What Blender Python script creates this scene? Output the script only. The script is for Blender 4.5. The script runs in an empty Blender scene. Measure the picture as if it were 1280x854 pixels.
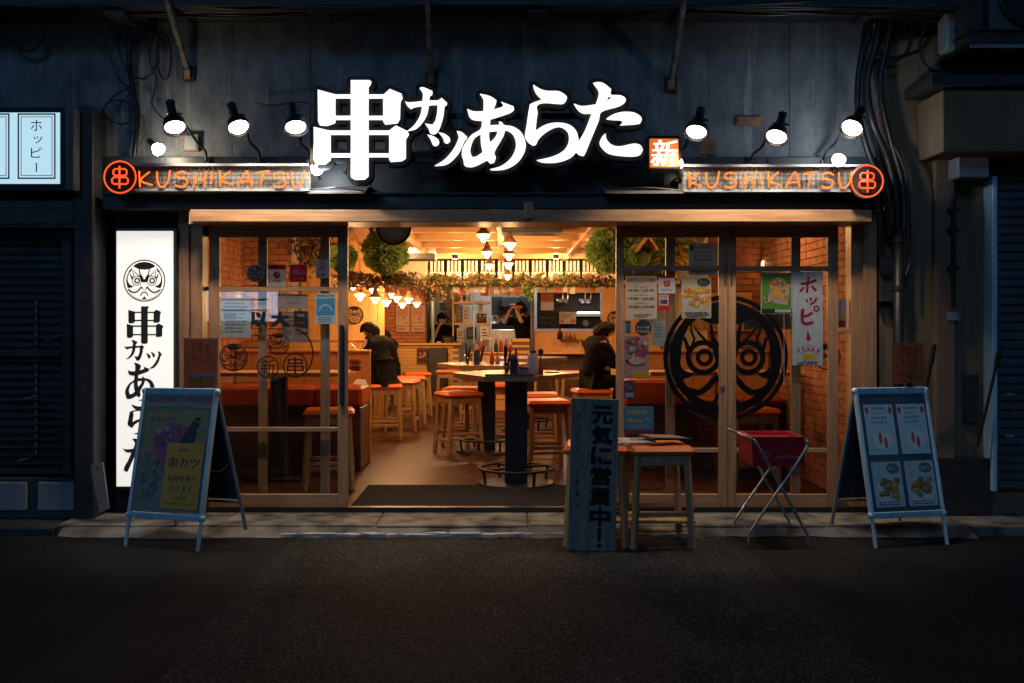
import bpy, bmesh, math, random
from mathutils import Vector, Matrix
from mathutils.geometry import tessellate_polygon
R = math.radians; PI = math.pi
rnd = random.Random(7)
S = bpy.context.scene; COL = S.collection

# ------------------------------------------------------------------ camera, world, sun, exposure
F = 1244.0; CY = -8.26; CZ = 1.5
cam_d = bpy.data.cameras.new('camera'); cam = bpy.data.objects.new('camera', cam_d); COL.objects.link(cam)
cam_d.sensor_width = 36; cam_d.lens = 36 * F / 1280; cam_d.clip_end = 500; cam_d.clip_start = .05
cam_d.shift_x = 12 / 1280; cam_d.shift_y = -18 / 1280
cam.location = (0, CY, CZ); cam.rotation_euler = (PI / 2, 0, 0); S.camera = cam
w = bpy.data.worlds.new("World"); S.world = w; w.use_nodes = True
nt = w.node_tree; nt.nodes.clear()
out = nt.nodes.new('ShaderNodeOutputWorld'); bg = nt.nodes.new('ShaderNodeBackground'); sky = nt.nodes.new('ShaderNodeTexSky')
sky.sky_type = 'NISHITA'; sky.sun_disc = False; sky.sun_elevation = R(6.0); sky.sun_rotation = R(20)
tint = nt.nodes.new('ShaderNodeMix'); tint.data_type = 'RGBA'; tint.blend_type = 'MULTIPLY'; tint.inputs[0].default_value = 1
tint.inputs[7].default_value = (.38, .58, 1.0, 1)
nt.links.new(sky.outputs[0], tint.inputs[6]); nt.links.new(tint.outputs[2], bg.inputs[0]); nt.links.new(bg.outputs[0], out.inputs[0])
bg.inputs[1].default_value = .042
sun_d = bpy.data.lights.new('sun', 'SUN'); sun = bpy.data.objects.new('sun', sun_d); COL.objects.link(sun)
sun_d.energy = .26; sun_d.angle = R(14); sun_d.color = (.27, .58, 1); sun.rotation_euler = (R(62), 0, R(-14))
S.view_settings.view_transform = 'Standard'; S.view_settings.look = 'None'; S.view_settings.exposure = 0; S.view_settings.gamma = 1
S.render.engine = 'CYCLES'; S.cycles.use_denoising = True; S.cycles.max_bounces = 8; S.cycles.transparent_max_bounces = 24
S.cycles.sample_clamp_indirect = 4; S.cycles.caustics_reflective = False; S.cycles.caustics_refractive = False

def lamp(kind, loc, energy, color, radius=.04, aim=None, angle=90, blend=.5):
    d = bpy.data.lights.new('lamp_light', kind); o = bpy.data.objects.new('lamp_light', d); COL.objects.link(o)
    d.energy = energy; d.color = color; o.location = loc
    if kind == 'AREA': d.size = radius
    else: d.shadow_soft_size = radius
    if kind == 'SPOT': d.spot_size = R(angle); d.spot_blend = blend
    if aim is not None: o.rotation_euler = Vector(aim).to_track_quat('-Z', 'Y').to_euler()
    return o
WARM = (1, .53, .21); WHITE = (.84, .92, 1)

# ------------------------------------------------------------------ materials (all procedural)
def nodes(m): m.use_nodes = True; t = m.node_tree; return t, t.nodes['Principled BSDF']
def mat(name, col, rough=.6, metal=0, var=.15, vs=6, scale=(1, 1, 1), bump=0, bs=60, emit=0, col2=None, spec=.5, ecol=None, lo=.35, hi=.65, detail=4, alpha=1):
    m = bpy.data.materials.new(name); t, b = nodes(m)
    b.inputs['Roughness'].default_value = rough; b.inputs['Metallic'].default_value = metal; b.inputs['Specular IOR Level'].default_value = spec
    tc = t.nodes.new('ShaderNodeTexCoord'); mp = t.nodes.new('ShaderNodeMapping'); mp.inputs['Scale'].default_value = scale
    t.links.new(tc.outputs['Object'], mp.inputs[0])
    n = t.nodes.new('ShaderNodeTexNoise'); n.inputs['Scale'].default_value = vs; n.inputs['Detail'].default_value = detail
    t.links.new(mp.outputs[0], n.inputs['Vector'])
    r = t.nodes.new('ShaderNodeValToRGB'); r.color_ramp.elements[0].position = lo; r.color_ramp.elements[1].position = hi
    c2 = col2 or tuple(min(1, c * (1 + var)) for c in col); c1 = col if col2 else tuple(c * (1 - var) for c in col)
    r.color_ramp.elements[0].color = (*c1, 1); r.color_ramp.elements[1].color = (*c2, 1)
    t.links.new(n.outputs['Fac'], r.inputs[0]); t.links.new(r.outputs[0], b.inputs['Base Color'])
    if bump:
        n2 = t.nodes.new('ShaderNodeTexNoise'); n2.inputs['Scale'].default_value = bs; n2.inputs['Detail'].default_value = 3
        t.links.new(mp.outputs[0], n2.inputs['Vector']); bp = t.nodes.new('ShaderNodeBump'); bp.inputs['Strength'].default_value = bump; bp.inputs['Distance'].default_value = .01
        t.links.new(n2.outputs['Fac'], bp.inputs['Height']); t.links.new(bp.outputs[0], b.inputs['Normal'])
    if emit: b.inputs['Emission Color'].default_value = (*(ecol or col), 1); b.inputs['Emission Strength'].default_value = emit
    return m
def wood(name, c1, c2, axis='z', rough=.45):
    sc = {'z': (14, 14, .9), 'x': (.9, 14, 14), 'y': (14, .9, 14)}[axis]
    return mat(name, c1, rough, vs=3, scale=sc, col2=c2, bump=.12, bs=6, lo=.3, hi=.7, detail=6)
def glassy(name, tint_=(1, 1, 1), gl=.03, rough=.0, fres=1.5, alpha_col=None):
    m = bpy.data.materials.new(name); m.use_nodes = True; t = m.node_tree; t.nodes.clear()
    o = t.nodes.new('ShaderNodeOutputMaterial'); mx = t.nodes.new('ShaderNodeMixShader'); tr = t.nodes.new('ShaderNodeBsdfTransparent'); g = t.nodes.new('ShaderNodeBsdfGlossy')
    fr = t.nodes.new('ShaderNodeFresnel'); fr.inputs[0].default_value = fres; ad = t.nodes.new('ShaderNodeMath'); ad.inputs[1].default_value = gl
    tr.inputs[0].default_value = (*tint_, 1); g.inputs['Roughness'].default_value = rough
    ge = t.nodes.new('ShaderNodeNewGeometry'); sb_ = t.nodes.new('ShaderNodeMath'); sb_.operation = 'SUBTRACT'; sb_.inputs[0].default_value = 1; t.links.new(ge.outputs['Backfacing'], sb_.inputs[1]); ml = t.nodes.new('ShaderNodeMath'); ml.operation = 'MULTIPLY'
    t.links.new(fr.outputs[0], ad.inputs[0]); t.links.new(ad.outputs[0], ml.inputs[0]); t.links.new(sb_.outputs[0], ml.inputs[1]); t.links.new(ml.outputs[0], mx.inputs[0]); t.links.new(tr.outputs[0], mx.inputs[1]); t.links.new(g.outputs[0], mx.inputs[2]); t.links.new(mx.outputs[0], o.inputs[0])
    return m
_mc = {}
def see_through(m, k):
    t = m.node_tree; b = t.nodes['Principled BSDF']; o = [n for n in t.nodes if n.type == 'OUTPUT_MATERIAL'][0]; tl = t.nodes.new('ShaderNodeBsdfTranslucent'); mx = t.nodes.new('ShaderNodeMixShader'); mx.inputs[0].default_value = k
    t.links.new(b.inputs['Base Color'].links[0].from_socket, tl.inputs[0]); t.links.new(b.outputs[0], mx.inputs[1]); t.links.new(tl.outputs[0], mx.inputs[2]); t.links.new(mx.outputs[0], o.inputs[0]); return m
THIN = [.5]                                  # share of light that passes a thin printed sheet
def flat(c, emit=0, rough=.5):
    k = (tuple(c), emit, rough, THIN[0])
    if k not in _mc: _mc[k] = see_through(mat('print_ink', c, rough, var=.06, vs=30, emit=emit), THIN[0])
    return _mc[k]
M = dict(
    wood_z=wood('cedar_upright', (.24, .125, .065), (.40, .225, .12), 'z'), wood_x=wood('cedar_rail', (.28, .15, .08), (.44, .26, .14), 'x'),
    honey_z=wood('honey_wood_upright', (.52, .27, .085), (.66, .38, .14), 'z'), honey_x=wood('honey_wood_rail', (.52, .27, .085), (.66, .38, .14), 'x'),
    honey_y=wood('honey_wood_depth', (.50, .26, .08), (.64, .37, .13), 'y'), dkwood=wood('dark_brown_wood', (.07, .038, .022), (.13, .07, .04), 'x'),
    stoolw=wood('pale_stool_wood', (.26, .16, .08), (.40, .26, .13), 'z'), oldwood=wood('weathered_grey_board', (.13, .115, .10), (.27, .24, .205), 'z', .8),
    black=mat('black_metal', (.012, .012, .013), .45, bump=.05), black2=mat('black_paint', (.02, .02, .022), .6, vs=12, var=.4, bump=.1),
    blackm=mat('black_matte', (.008, .008, .009), .8), fascia=mat('navy_black_fascia', (.02, .024, .03), .5, vs=4, var=.3, bump=.06),
    concrete=mat('stained_concrete', (.10, .11, .12), .85, vs=5, scale=(1.3, 1.3, .7), col2=(.23, .25, .27), bump=.5, bs=38, lo=.3, hi=.75, detail=12, spec=.2),
    apron=mat('worn_concrete', (.06, .056, .05), .95, spec=.15, vs=4, col2=(.26, .24, .21), bump=.5, bs=50, detail=9),
    pale=mat('cement_patch', (.42, .41, .38), .9, vs=9, var=.3, bump=.5, bs=40),
    emblemblack=mat('emblem_vinyl', (.006, .006, .007), .25), street=mat('street_sign_face', (.5, .7, .9), .4, emit=5, ecol=(.45, .72, 1), var=.3, vs=2), strutm=mat('peeling_grey_paint', (.05, .045, .04), .9, vs=14, col2=(.22, .20, .18), bump=.6), tabletop=wood('brown_tabletop', (.20, .11, .055), (.34, .20, .10), 'x', .35), slat=wood('pale_slat', (.60, .36, .15), (.76, .50, .24), 'x'), cushion=mat('dark_orange_vinyl', (.42, .07, .015), .35, bump=.08, bs=120),
    ceilwood=wood('brown_ceiling_board', (.15, .055, .018), (.30, .13, .045), 'y'),
    orange=mat('orange_vinyl', (.72, .15, .02), .35, vs=5, var=.12, bump=.08, bs=120), red=mat('red_vinyl', (.42, .018, .03), .4, vs=6, bump=.1),
    alu=mat('brushed_aluminium_blue_cast', (.42, .66, .80), .4, .2, vs=20, scale=(1, 1, .1), bump=.04), steel=mat('steel_tube', (.5, .52, .55), .3, .8, vs=15),  # blue street light is mixed into the aluminium's base colour
    beige=mat('beige_plaster', (.18, .125, .08), .95, spec=.15, vs=2, scale=(2, 2, .5), var=.2, bump=.3, bs=60, detail=8), grey=mat('grey_paint', (.2, .22, .25), .6, vs=5, bump=.1),
    dgrey=mat('dark_grey_paint', (.03, .034, .038), .6, vs=5, var=.3, bump=.15), white=mat('white_paint', (.75, .74, .72), .5, var=.05), paper=mat('paper', (.72, .72, .70), .6, var=.05, vs=3),
    brick=mat('red_brick', (.30, .10, .045), .85, vs=8, col2=(.48, .19, .08), bump=.5, bs=70), mortar=mat('mortar', (.22, .17, .13), .9, bump=.4),
    floor=mat('polished_concrete_floor', (.034, .011, .006), 0.42, spec=.10, vs=1.8, scale=(1, 2.2, 1), col2=(.078, .028, .015), bump=.25, bs=14, detail=8), matt=mat('ribbed_mat', (.028, .026, .03), .95, spec=.05, vs=40, scale=(1, 8, 1), bump=.6, bs=60),
    ytile=mat('ochre_tile', (.62, .36, .10), .4, vs=10, var=.12), cream=mat('cream_plaster', (.72, .62, .42), .8, vs=3, var=.06),
    skin=mat('skin', (.52, .30, .2), .5, vs=10, var=.08), hair=mat('black_hair', (.006, .0045, .004), .6, spec=.15, vs=60, scale=(6, 6, 1), var=.5, bump=.5, bs=80), cloth=mat('black_cloth', (.006, .006, .008), .95, spec=.12, vs=12, var=.4, bump=.3, bs=120),
    jean=mat('dark_trousers', (.008, .009, .012), .95, spec=.12, bump=.3, bs=120), navy=mat('navy_plastic', (.02, .035, .08), .4),
    leaf=mat('green_leaves', (.07, .14, .03), .6, vs=14, col2=(.26, .38, .10)), cedar=mat('cedar_needles', (.20, .36, .08), .7, vs=10, col2=(.55, .72, .30)), dry=mat('dry_leaves', (.10, .06, .025), .7, vs=12, col2=(.20, .13, .05)),
    milk=mat('opal_glass', (.8, .7, .55), .2, emit=1.6, ecol=(1, .72, .4), var=.01), glass=glassy('door_glass', (.93, .94, .93), .012), clear=glassy('clear_glass', (.95, .93, .9), .12), acrylic=glassy('acrylic', (.96, .98, .98), .0, .08),
    rust=mat('rusty_metal', (.14, .06, .03), .8, vs=9, col2=(.3, .16, .08), bump=.5), shutter=mat('blue_grey_shutter', (.065, .072, .085), .5, vs=4, scale=(4, 1, .5), var=.25),
    signwhite=mat('lit_white_acrylic', (.9, .89, .86), .4, emit=1.25, ecol=(1, .97, .93), var=.01), boxwhite=mat('lightbox_acrylic', (.85, .83, .78), .4, emit=.80, ecol=(1, .95, .87), var=.01),
    boxcyan=mat('cool_lightbox_acrylic', (.6, .75, .8), .4, emit=.85, ecol=(.55, .82, .93), var=.01), boxorange=mat('lit_orange_acrylic', (.5, .12, .02), .5, emit=.75, ecol=(1, .19, .02), var=.02),
    neon=mat('neon_tube', (.2, .03, .004), .4, emit=1.7, spec=.1, ecol=(1, .16, .012), var=.01), neonr=mat('red_neon_tube', (.25, .03, .008), .3, emit=1.3, ecol=(1, .10, .02), var=.01),
    lens=mat('lamp_lens', (1, 1, 1), .3, emit=22, ecol=(1, .95, .86), var=.01), bulb=mat('warm_bulb', (1, .8, .5), .3, emit=30, ecol=(1, .75, .42), var=.01),
    cool=mat('fluorescent', (1, 1, 1), .3, emit=6, ecol=(.8, .92, 1), var=.01), panelw=mat('pale_backing_sheet', (.13, .128, .125), .5, var=.08, vs=8),
)
see_through(M['paper'], .5); see_through(M['cedar'], .4); see_through(M['leaf'], .4); see_through(M['red'], .2)
def streaks(m):
    t = m.node_tree; b = t.nodes['Principled BSDF']; src = b.inputs['Base Color'].links[0].from_socket; tc = [n for n in t.nodes if n.type == 'TEX_COORD'][0]
    for sc_, lo, hi, col, amt in (((7, 7, .5), .57, .72, (.50, .52, .53), .75), ((3, 3, .35), .56, .70, (.035, .035, .035), .7), ((26, 26, 26), .52, .7, (.06, .065, .07), .55)):
        mp = t.nodes.new('ShaderNodeMapping'); mp.inputs['Scale'].default_value = sc_; mp.inputs['Location'].default_value = (3.3 * sc_[0], 0, 1); n = t.nodes.new('ShaderNodeTexNoise'); n.inputs['Scale'].default_value = 1; n.inputs['Detail'].default_value = 9; n.inputs['Roughness'].default_value = .65
        mr = t.nodes.new('ShaderNodeMapRange'); mr.inputs[1].default_value = lo; mr.inputs[2].default_value = hi; mr.inputs[4].default_value = amt; mx = t.nodes.new('ShaderNodeMix'); mx.data_type = 'RGBA'; mx.inputs[7].default_value = (*col, 1)
        t.links.new(tc.outputs['Object'], mp.inputs[0]); t.links.new(mp.outputs[0], n.inputs['Vector']); t.links.new(n.outputs['Fac'], mr.inputs[0]); t.links.new(mr.outputs[0], mx.inputs[0]); t.links.new(src, mx.inputs[6]); src = mx.outputs[2]
    t.links.new(src, b.inputs['Base Color'])
streaks(M['concrete'])
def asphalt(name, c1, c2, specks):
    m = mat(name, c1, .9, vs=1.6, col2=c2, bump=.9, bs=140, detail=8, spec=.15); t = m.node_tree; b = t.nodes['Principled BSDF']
    r = [n for n in t.nodes if n.type == 'VALTORGB'][0]; mp = [n for n in t.nodes if n.type == 'MAPPING'][0]
    v = t.nodes.new('ShaderNodeTexVoronoi'); v.inputs['Scale'].default_value = 115; t.links.new(mp.outputs[0], v.inputs['Vector'])
    sx = t.nodes.new('ShaderNodeSeparateColor'); t.links.new(v.outputs['Color'], sx.inputs[0])
    gt = t.nodes.new('ShaderNodeMapRange'); gt.inputs[1].default_value = .72; gt.inputs[2].default_value = 1; t.links.new(sx.outputs[0], gt.inputs[0])
    mx = t.nodes.new('ShaderNodeMix'); mx.data_type = 'RGBA'; mx.inputs[7].default_value = (*specks, 1)
    t.links.new(gt.outputs[0], mx.inputs[0]); t.links.new(r.outputs[0], mx.inputs[6]); t.links.new(mx.outputs[2], b.inputs['Base Color'])
    return m
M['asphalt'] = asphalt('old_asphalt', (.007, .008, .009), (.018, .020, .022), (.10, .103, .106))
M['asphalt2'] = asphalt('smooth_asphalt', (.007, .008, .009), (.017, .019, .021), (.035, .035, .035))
M['pole'] = M['black']

# ------------------------------------------------------------------ geometry builders
def P(px, py, Y):
    s = F / (Y - CY); return Vector(((px - 628) / s, Y, CZ + (409 - py) / s))
def PX(px, Y): return (px - 628) * (Y - CY) / F
def PZ(py, Y): return CZ + (409 - py) * (Y - CY) / F
class G:
    def __init__(s): s.bm = bmesh.new()
    def bx(s, x0, x1, y0, y1, z0, z1, bev=0, rot=None):
        r = bmesh.ops.create_cube(s.bm, size=1); v = r['verts']
        c = Vector(((x0 + x1) / 2, (y0 + y1) / 2, (z0 + z1) / 2))
        for a in v: a.co = Vector((a.co.x * (x1 - x0), a.co.y * (y1 - y0), a.co.z * (z1 - z0)))
        if bev:
            e = list({e for a in v for e in a.link_edges})
            bmesh.ops.bevel(s.bm, geom=e, offset=bev, segments=1, affect='EDGES'); 
            v = list({x for f in s.bm.faces if f.index == -1 or True for x in f.verts if x not in getattr(s, 'done', set())})
        for a in v: a.co = (rot @ a.co if rot else a.co) + c
        s.done = set(s.bm.verts); return s
    def beam(s, p0, p1, w, d, bev=0):
        p0, p1 = Vector(p0), Vector(p1); ax = p1 - p0; L = ax.length; q = ax.to_track_quat('Z', 'X').to_matrix(); c = (p0 + p1) / 2
        return s.bx(c.x - w / 2, c.x + w / 2, c.y - d / 2, c.y + d / 2, c.z - L / 2, c.z + L / 2, bev, q)
    def cyl(s, p0, p1, r0, r1=None, n=12):
        r1 = r0 if r1 is None else r1; p0, p1 = Vector(p0), Vector(p1); ax = p1 - p0; q = ax.to_track_quat('Z', 'X').to_matrix()
        rr = bmesh.ops.create_cone(s.bm, cap_ends=True, segments=n, radius1=max(r0, 1e-5), radius2=max(r1, 1e-5), depth=ax.length); c = (p0 + p1) / 2
        for a in rr['verts']: a.co = q @ a.co + c
        s.done = set(s.bm.verts); return s
    def tube(s, pts, r, n=6, closed=False):
        pts = [Vector(p) for p in pts]; N = len(pts); rings = []
        up = Vector((0, 0, 1))
        for i, p in enumerate(pts):
            a = pts[(i - 1) % N] if (closed or i > 0) else p; b = pts[(i + 1) % N] if (closed or i < N - 1) else p
            t = (b - a).normalized(); u = t.cross(up)
            if u.length < .15: u = t.cross(Vector((0, 1, 0)))
            u.normalize(); v = t.cross(u).normalized()
            rings.append([s.bm.verts.new(p + (u * math.cos(2 * PI * k / n) + v * math.sin(2 * PI * k / n)) * r) for k in range(n)])
        for i in range(N if closed else N - 1):
            A, B = rings[i], rings[(i + 1) % N]
            off = min(range(n), key=lambda o: (B[o].co - A[0].co).length)
            for k in range(n): s.bm.faces.new((A[k], A[(k + 1) % n], B[(k + 1 + off) % n], B[(k + off) % n]))
        if not closed:
            s.bm.faces.new(rings[0][::-1]); s.bm.faces.new(rings[-1])
        s.done = set(s.bm.verts); return s
    def sph(s, c, r, u=14, v=10, sc=(1, 1, 1)):
        rr = bmesh.ops.create_uvsphere(s.bm, u_segments=u, v_segments=v, radius=r)
        for a in rr['verts']: a.co = Vector((a.co.x * sc[0], a.co.y * sc[1], a.co.z * sc[2])) + Vector(c)
        s.done = set(s.bm.verts); return s
    def lathe(s, c, prof, n=20, mat3=None):
        c = Vector(c); rings = []
        for r, z in prof:
            rings.append([s.bm.verts.new(c + (mat3 @ Vector((r * math.cos(2 * PI * k / n), r * math.sin(2 * PI * k / n), z)) if mat3 else Vector((r * math.cos(2 * PI * k / n), r * math.sin(2 * PI * k / n), z)))) for k in range(n)])
        for a, b in zip(rings, rings[1:]):
            for k in range(n): s.bm.faces.new((a[k], a[(k + 1) % n], b[(k + 1) % n], b[k]))
        s.bm.faces.new(rings[0][::-1]); s.bm.faces.new(rings[-1]); s.done = set(s.bm.verts); return s
    def prism(s, pts, f, g):          # 2d polygon -> two mapped faces + sides
        a = [s.bm.verts.new(f(*p)) for p in pts]; b = [s.bm.verts.new(g(*p)) for p in pts]
        for t in tessellate_polygon([[Vector((p[0], p[1], 0)) for p in pts]]):
            try: s.bm.faces.new([a[i] for i in t]); s.bm.faces.new([b[i] for i in t][::-1])
            except ValueError: pass
        n = len(pts)
        for i in range(n): s.bm.faces.new((a[i], b[i], b[(i + 1) % n], a[(i + 1) % n]))
        s.done = set(s.bm.verts); return s
    def mesh(s, name, smooth=False):
        bmesh.ops.recalc_face_normals(s.bm, faces=s.bm.faces); me = bpy.data.meshes.new(name); s.bm.to_mesh(me); s.bm.free()
        if smooth:
            for p in me.polygons: p.use_smooth = True
        return me
def wl(o):
    v = Vector((0, 0, 0))
    while o is not None: v += o.location; o = o.parent
    return v
def tag(o, label=None, cat=None, group=None, kind=None):
    if label: o['label'] = label
    if cat: o['category'] = cat
    if group: o['group'] = group
    if kind: o['kind'] = kind
    return o
def T(name, loc, label, cat, group=None, rz=0):
    o = bpy.data.objects.new(name, None); COL.objects.link(o); o.location = loc; o.rotation_euler = (0, 0, rz); o.empty_display_size = .1
    return tag(o, label, cat, group)
def ob(name, g, m, parent=None, label=None, cat=None, group=None, kind=None, smooth=False):
    me = g.mesh(name, smooth) if isinstance(g, G) else g
    me.materials.clear(); me.materials.append(M[m] if isinstance(m, str) else m)
    o = bpy.data.objects.new(name, me); COL.objects.link(o)
    if parent is not None: o.parent = parent; me.transform(Matrix.Translation(-wl(parent)))
    elif kind != 'structure' and me.vertices:
        xs = [v.co for v in me.vertices]; c = Vector((sum(v.x for v in xs) / len(xs), sum(v.y for v in xs) / len(xs), min(v.z for v in xs)))
        me.transform(Matrix.Translation(-c)); o.location = c
    return tag(o, label, cat, group, kind)
def copy_tree(o, parent=None):
    c = o.copy(); COL.objects.link(c); c.parent = parent
    for ch in o.children: copy_tree(ch, c)
    return c
def place(src, loc, rz, label, first=False):
    o = src if first else copy_tree(src); o.location = loc; o.rotation_euler = (0, 0, rz); o['label'] = label; return o
def BX(name, x0, x1, y0, y1, z0, z1, m, parent=None, bev=0, **k): return ob(name, G().bx(x0, x1, y0, y1, z0, z1, bev), m, parent, **k)

_tc = {}
def text_geo(body, bold=0, font_shear=0):
    k = (body, bold, font_shear)
    if k not in _tc:
        c = bpy.data.curves.new('t', 'FONT'); c.body = body; c.offset = bold; c.shear = font_shear; c.resolution_u = 3
        o = bpy.data.objects.new('t', c); COL.objects.link(o); dg = bpy.context.evaluated_depsgraph_get(); dg.update()
        me = bpy.data.meshes.new_from_object(o.evaluated_get(dg)); vs = [(v.co.x, v.co.y) for v in me.vertices]; fs = [tuple(p.vertices) for p in me.polygons]
        COL.objects.unlink(o); bpy.data.objects.remove(o); bpy.data.curves.remove(c); bpy.data.meshes.remove(me)
        x0 = min(v[0] for v in vs); x1 = max(v[0] for v in vs); y0 = min(v[1] for v in vs); y1 = max(v[1] for v in vs)
        _tc[k] = ([((x - x0) / max(x1 - x0, 1e-6) - .5, (y - y0) / max(y1 - y0, 1e-6) - .5) for x, y in vs], fs, (x1 - x0) / max(y1 - y0, 1e-6))
    return _tc[k]
class Sheet:
    """flat print: 2d shapes laid on a plane in stacked layers, one mesh per ink"""
    def __init__(s, o, u=(1, 0, 0), v=(0, 0, 1), n=(0, -1, 0), step=.00006):
        s.o, s.u, s.v, s.n, s.d, s.step = Vector(o), Vector(u), Vector(v), Vector(n), .0008, step; s.parts = {}
    def g(s, m, name): 
        k = (m, name)
        if k not in s.parts: s.parts[k] = bmesh.new()
        s.d += s.step; return s.parts[k]
    def at(s, x, y): return s.o + s.u * x + s.v * y + s.n * s.d
    def faces(s, m, name, vs, fs):
        bm = s.g(m, name); V = [bm.verts.new(s.at(*p)) for p in vs]
        for f in fs:
            try: bm.faces.new([V[i] for i in f])
            except ValueError: pass
    def poly(s, m, pts, name='print'): s.faces(m, name, pts, [tuple(t) for t in tessellate_polygon([[Vector((p[0], p[1], 0)) for p in pts]])])
    def rect(s, m, x0, y0, x1, y1, name='print'): s.faces(m, name, [(x0, y0), (x1, y0), (x1, y1), (x0, y1)], [(0, 1, 2, 3)])
    def disc(s, m, x, y, rx, ry=None, n=24, name='print'): ry = ry or rx; s.faces(m, name, [(x + rx * math.cos(2 * PI * k / n), y + ry * math.sin(2 * PI * k / n)) for k in range(n)], [tuple(range(n))])
    def ring(s, m, x, y, r0, r1, n=32, name='print'):
        vs = [(x + r * math.cos(2 * PI * k / n), y + r * math.sin(2 * PI * k / n)) for r in (r0, r1) for k in range(n)]
        s.faces(m, name, vs, [(k, (k + 1) % n, n + (k + 1) % n, n + k) for k in range(n)])
    def ribbon(s, m, pts, w, name='print', taper=False):
        pts = smooth_open(pts); vs = []; N = len(pts)
        for i, p in enumerate(pts):
            a = pts[max(i - 1, 0)]; b = pts[min(i + 1, N - 1)]; t = Vector((b[0] - a[0], b[1] - a[1])); t = t.normalized() if t.length > 0 else Vector((1, 0)); ww = w / 2 * ((1 - .8 * abs(2 * i / (N - 1) - 1)) if taper else 1)
            vs += [(p[0] - t.y * ww, p[1] + t.x * ww), (p[0] + t.y * ww, p[1] - t.x * ww)]
        s.faces(m, name, vs, [(2 * i, 2 * i + 1, 2 * i + 3, 2 * i + 2) for i in range(N - 1)])
    def frame(s, m, x0, y0, x1, y1, w, name='print'):
        vs = [(x0, y0), (x1, y0), (x1, y1), (x0, y1), (x0 + w, y0 + w), (x1 - w, y0 + w), (x1 - w, y1 - w), (x0 + w, y1 - w)]
        s.faces(m, name, vs, [(0, 1, 5, 4), (1, 2, 6, 5), (2, 3, 7, 6), (3, 0, 4, 7)])
    def text(s, m, body, cx, cy, w=None, h=None, bold=.0, name='lettering', shear=0, rot=0):
        st = bold if bold > .015 and name == 'lettering' else 0
        vs, fs, asp = text_geo(body, 0, shear)
        if w is None: w = h * asp
        if h is None: h = w / asp
        ca, sa = math.cos(rot), math.sin(rot)
        nn = max(1, len(body)); e = st * .8 * min(w / nn, h); w -= 2 * e; h -= 2 * e
        for dx, dy in (((0, 0),) if not st else ((e, e), (-e, e), (e, -e), (-e, -e), (0, 0)) if st > .035 else ((e, 0), (-e, 0))):
            s.faces(m, name, [(dx + cx + x * w * ca - y * h * sa, dy + cy + x * w * sa + y * h * ca) for x, y in vs], fs)
    def vtext(s, m, body, cx, top, size, pitch=None, bold=.02, wscale=1, name='lettering'):
        pitch = pitch or size * 1.08
        for i, ch in enumerate(body):
            if ch == ' ': continue
            if ch == 'ー': s.rect(m, cx - size * .05, top - pitch * i - size * .95, cx + size * .05, top - pitch * i - size * .1, name); continue
            vs, fs, asp = text_geo(ch, 0); w = size * wscale; h = size
            if ch in '！!': w = size * .28
            elif asp > 1.25: h = w / asp
            elif asp < .8: w = size * wscale * max(asp, .15)
            if ch == 'ッ': w *= .7; h *= .7
            s.text(m, ch, cx, top - pitch * i - size / 2, w, h, bold=bold, name=name)
    def food(s, x0, y0, x1, y1, cols, n, seed, rmin=.06, rmax=.16):
        r = random.Random(seed); W, H = x1 - x0, y1 - y0; mn = min(W, H)
        for i in range(n):
            a = mn * r.uniform(rmin, rmax); x = r.uniform(x0 + a, x1 - a); y = r.uniform(y0 + a * .8, y1 - a * .8); k = r.randrange(len(cols))
            s.disc(flat(cols[k]), x, y, a, a * r.uniform(.6, .95), 9, 'picture')
            s.disc(flat(tuple(min(1, c * 1.5 + .04) for c in cols[k])), x - a * .2, y + a * .2, a * .45, a * .3, 7, 'picture')
    def lines(s, m, x0, y0, x1, y1, n, seed=1, fill=.45):
        r = random.Random(seed); hh = (y1 - y0) / n
        for i in range(n):
            y = y1 - hh * (i + .5); x = x0 + r.uniform(0, .1) * (x1 - x0); e = x1 - r.uniform(0, .25) * (x1 - x0)
            while x < e:
                q = min(e, x + hh * r.uniform(.5, 2.2) * 1.2); s.d -= s.step; s.rect(m, x, y - hh * fill / 2, q, y + hh * fill / 2, 'small_print'); x = q + hh * .3
    def build(s, parent, **k):
        res = []
        for (m, name), bm in s.parts.items():
            me = bpy.data.meshes.new(name); bm.to_mesh(me); bm.free(); res.append(ob(name, me, m, parent, **k))
        return res
def smooth_open(p, k=4):
    if len(p) < 3: return list(p)
    o = []
    for i in range(len(p) - 1):
        a, b, c, d = p[max(i - 1, 0)], p[i], p[i + 1], p[min(i + 2, len(p) - 1)]
        for j in range(k):
            t = j / k; o.append(tuple(.5 * (2 * b[q] + (c[q] - a[q]) * t + (2 * a[q] - 5 * b[q] + 4 * c[q] - d[q]) * t * t + (3 * b[q] - a[q] - 3 * c[q] + d[q]) * t ** 3) for q in range(len(b))))
    return o + [tuple(p[-1])]
def smooth_closed(p, k=4, corner=55):
    n = len(p); o = []
    def sharp(i):
        a = Vector(p[i]) - Vector(p[i - 1]); b = Vector(p[(i + 1) % n]) - Vector(p[i]); return a.length > 0 and b.length > 0 and math.degrees(a.angle(b)) > corner
    for i in range(n):
        b, c = p[i], p[(i + 1) % n]; a = b if sharp(i) else p[i - 1]; d = c if sharp((i + 1) % n) else p[(i + 2) % n]
        for j in range(k):
            t = j / k; o.append(tuple(.5 * (2 * b[q] + (c[q] - a[q]) * t + (2 * a[q] - 5 * b[q] + 4 * c[q] - d[q]) * t * t + (3 * b[q] - a[q] - 3 * c[q] + d[q]) * t ** 3) for q in range(2)))
    return o
INK = (.02, .02, .025)
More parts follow.
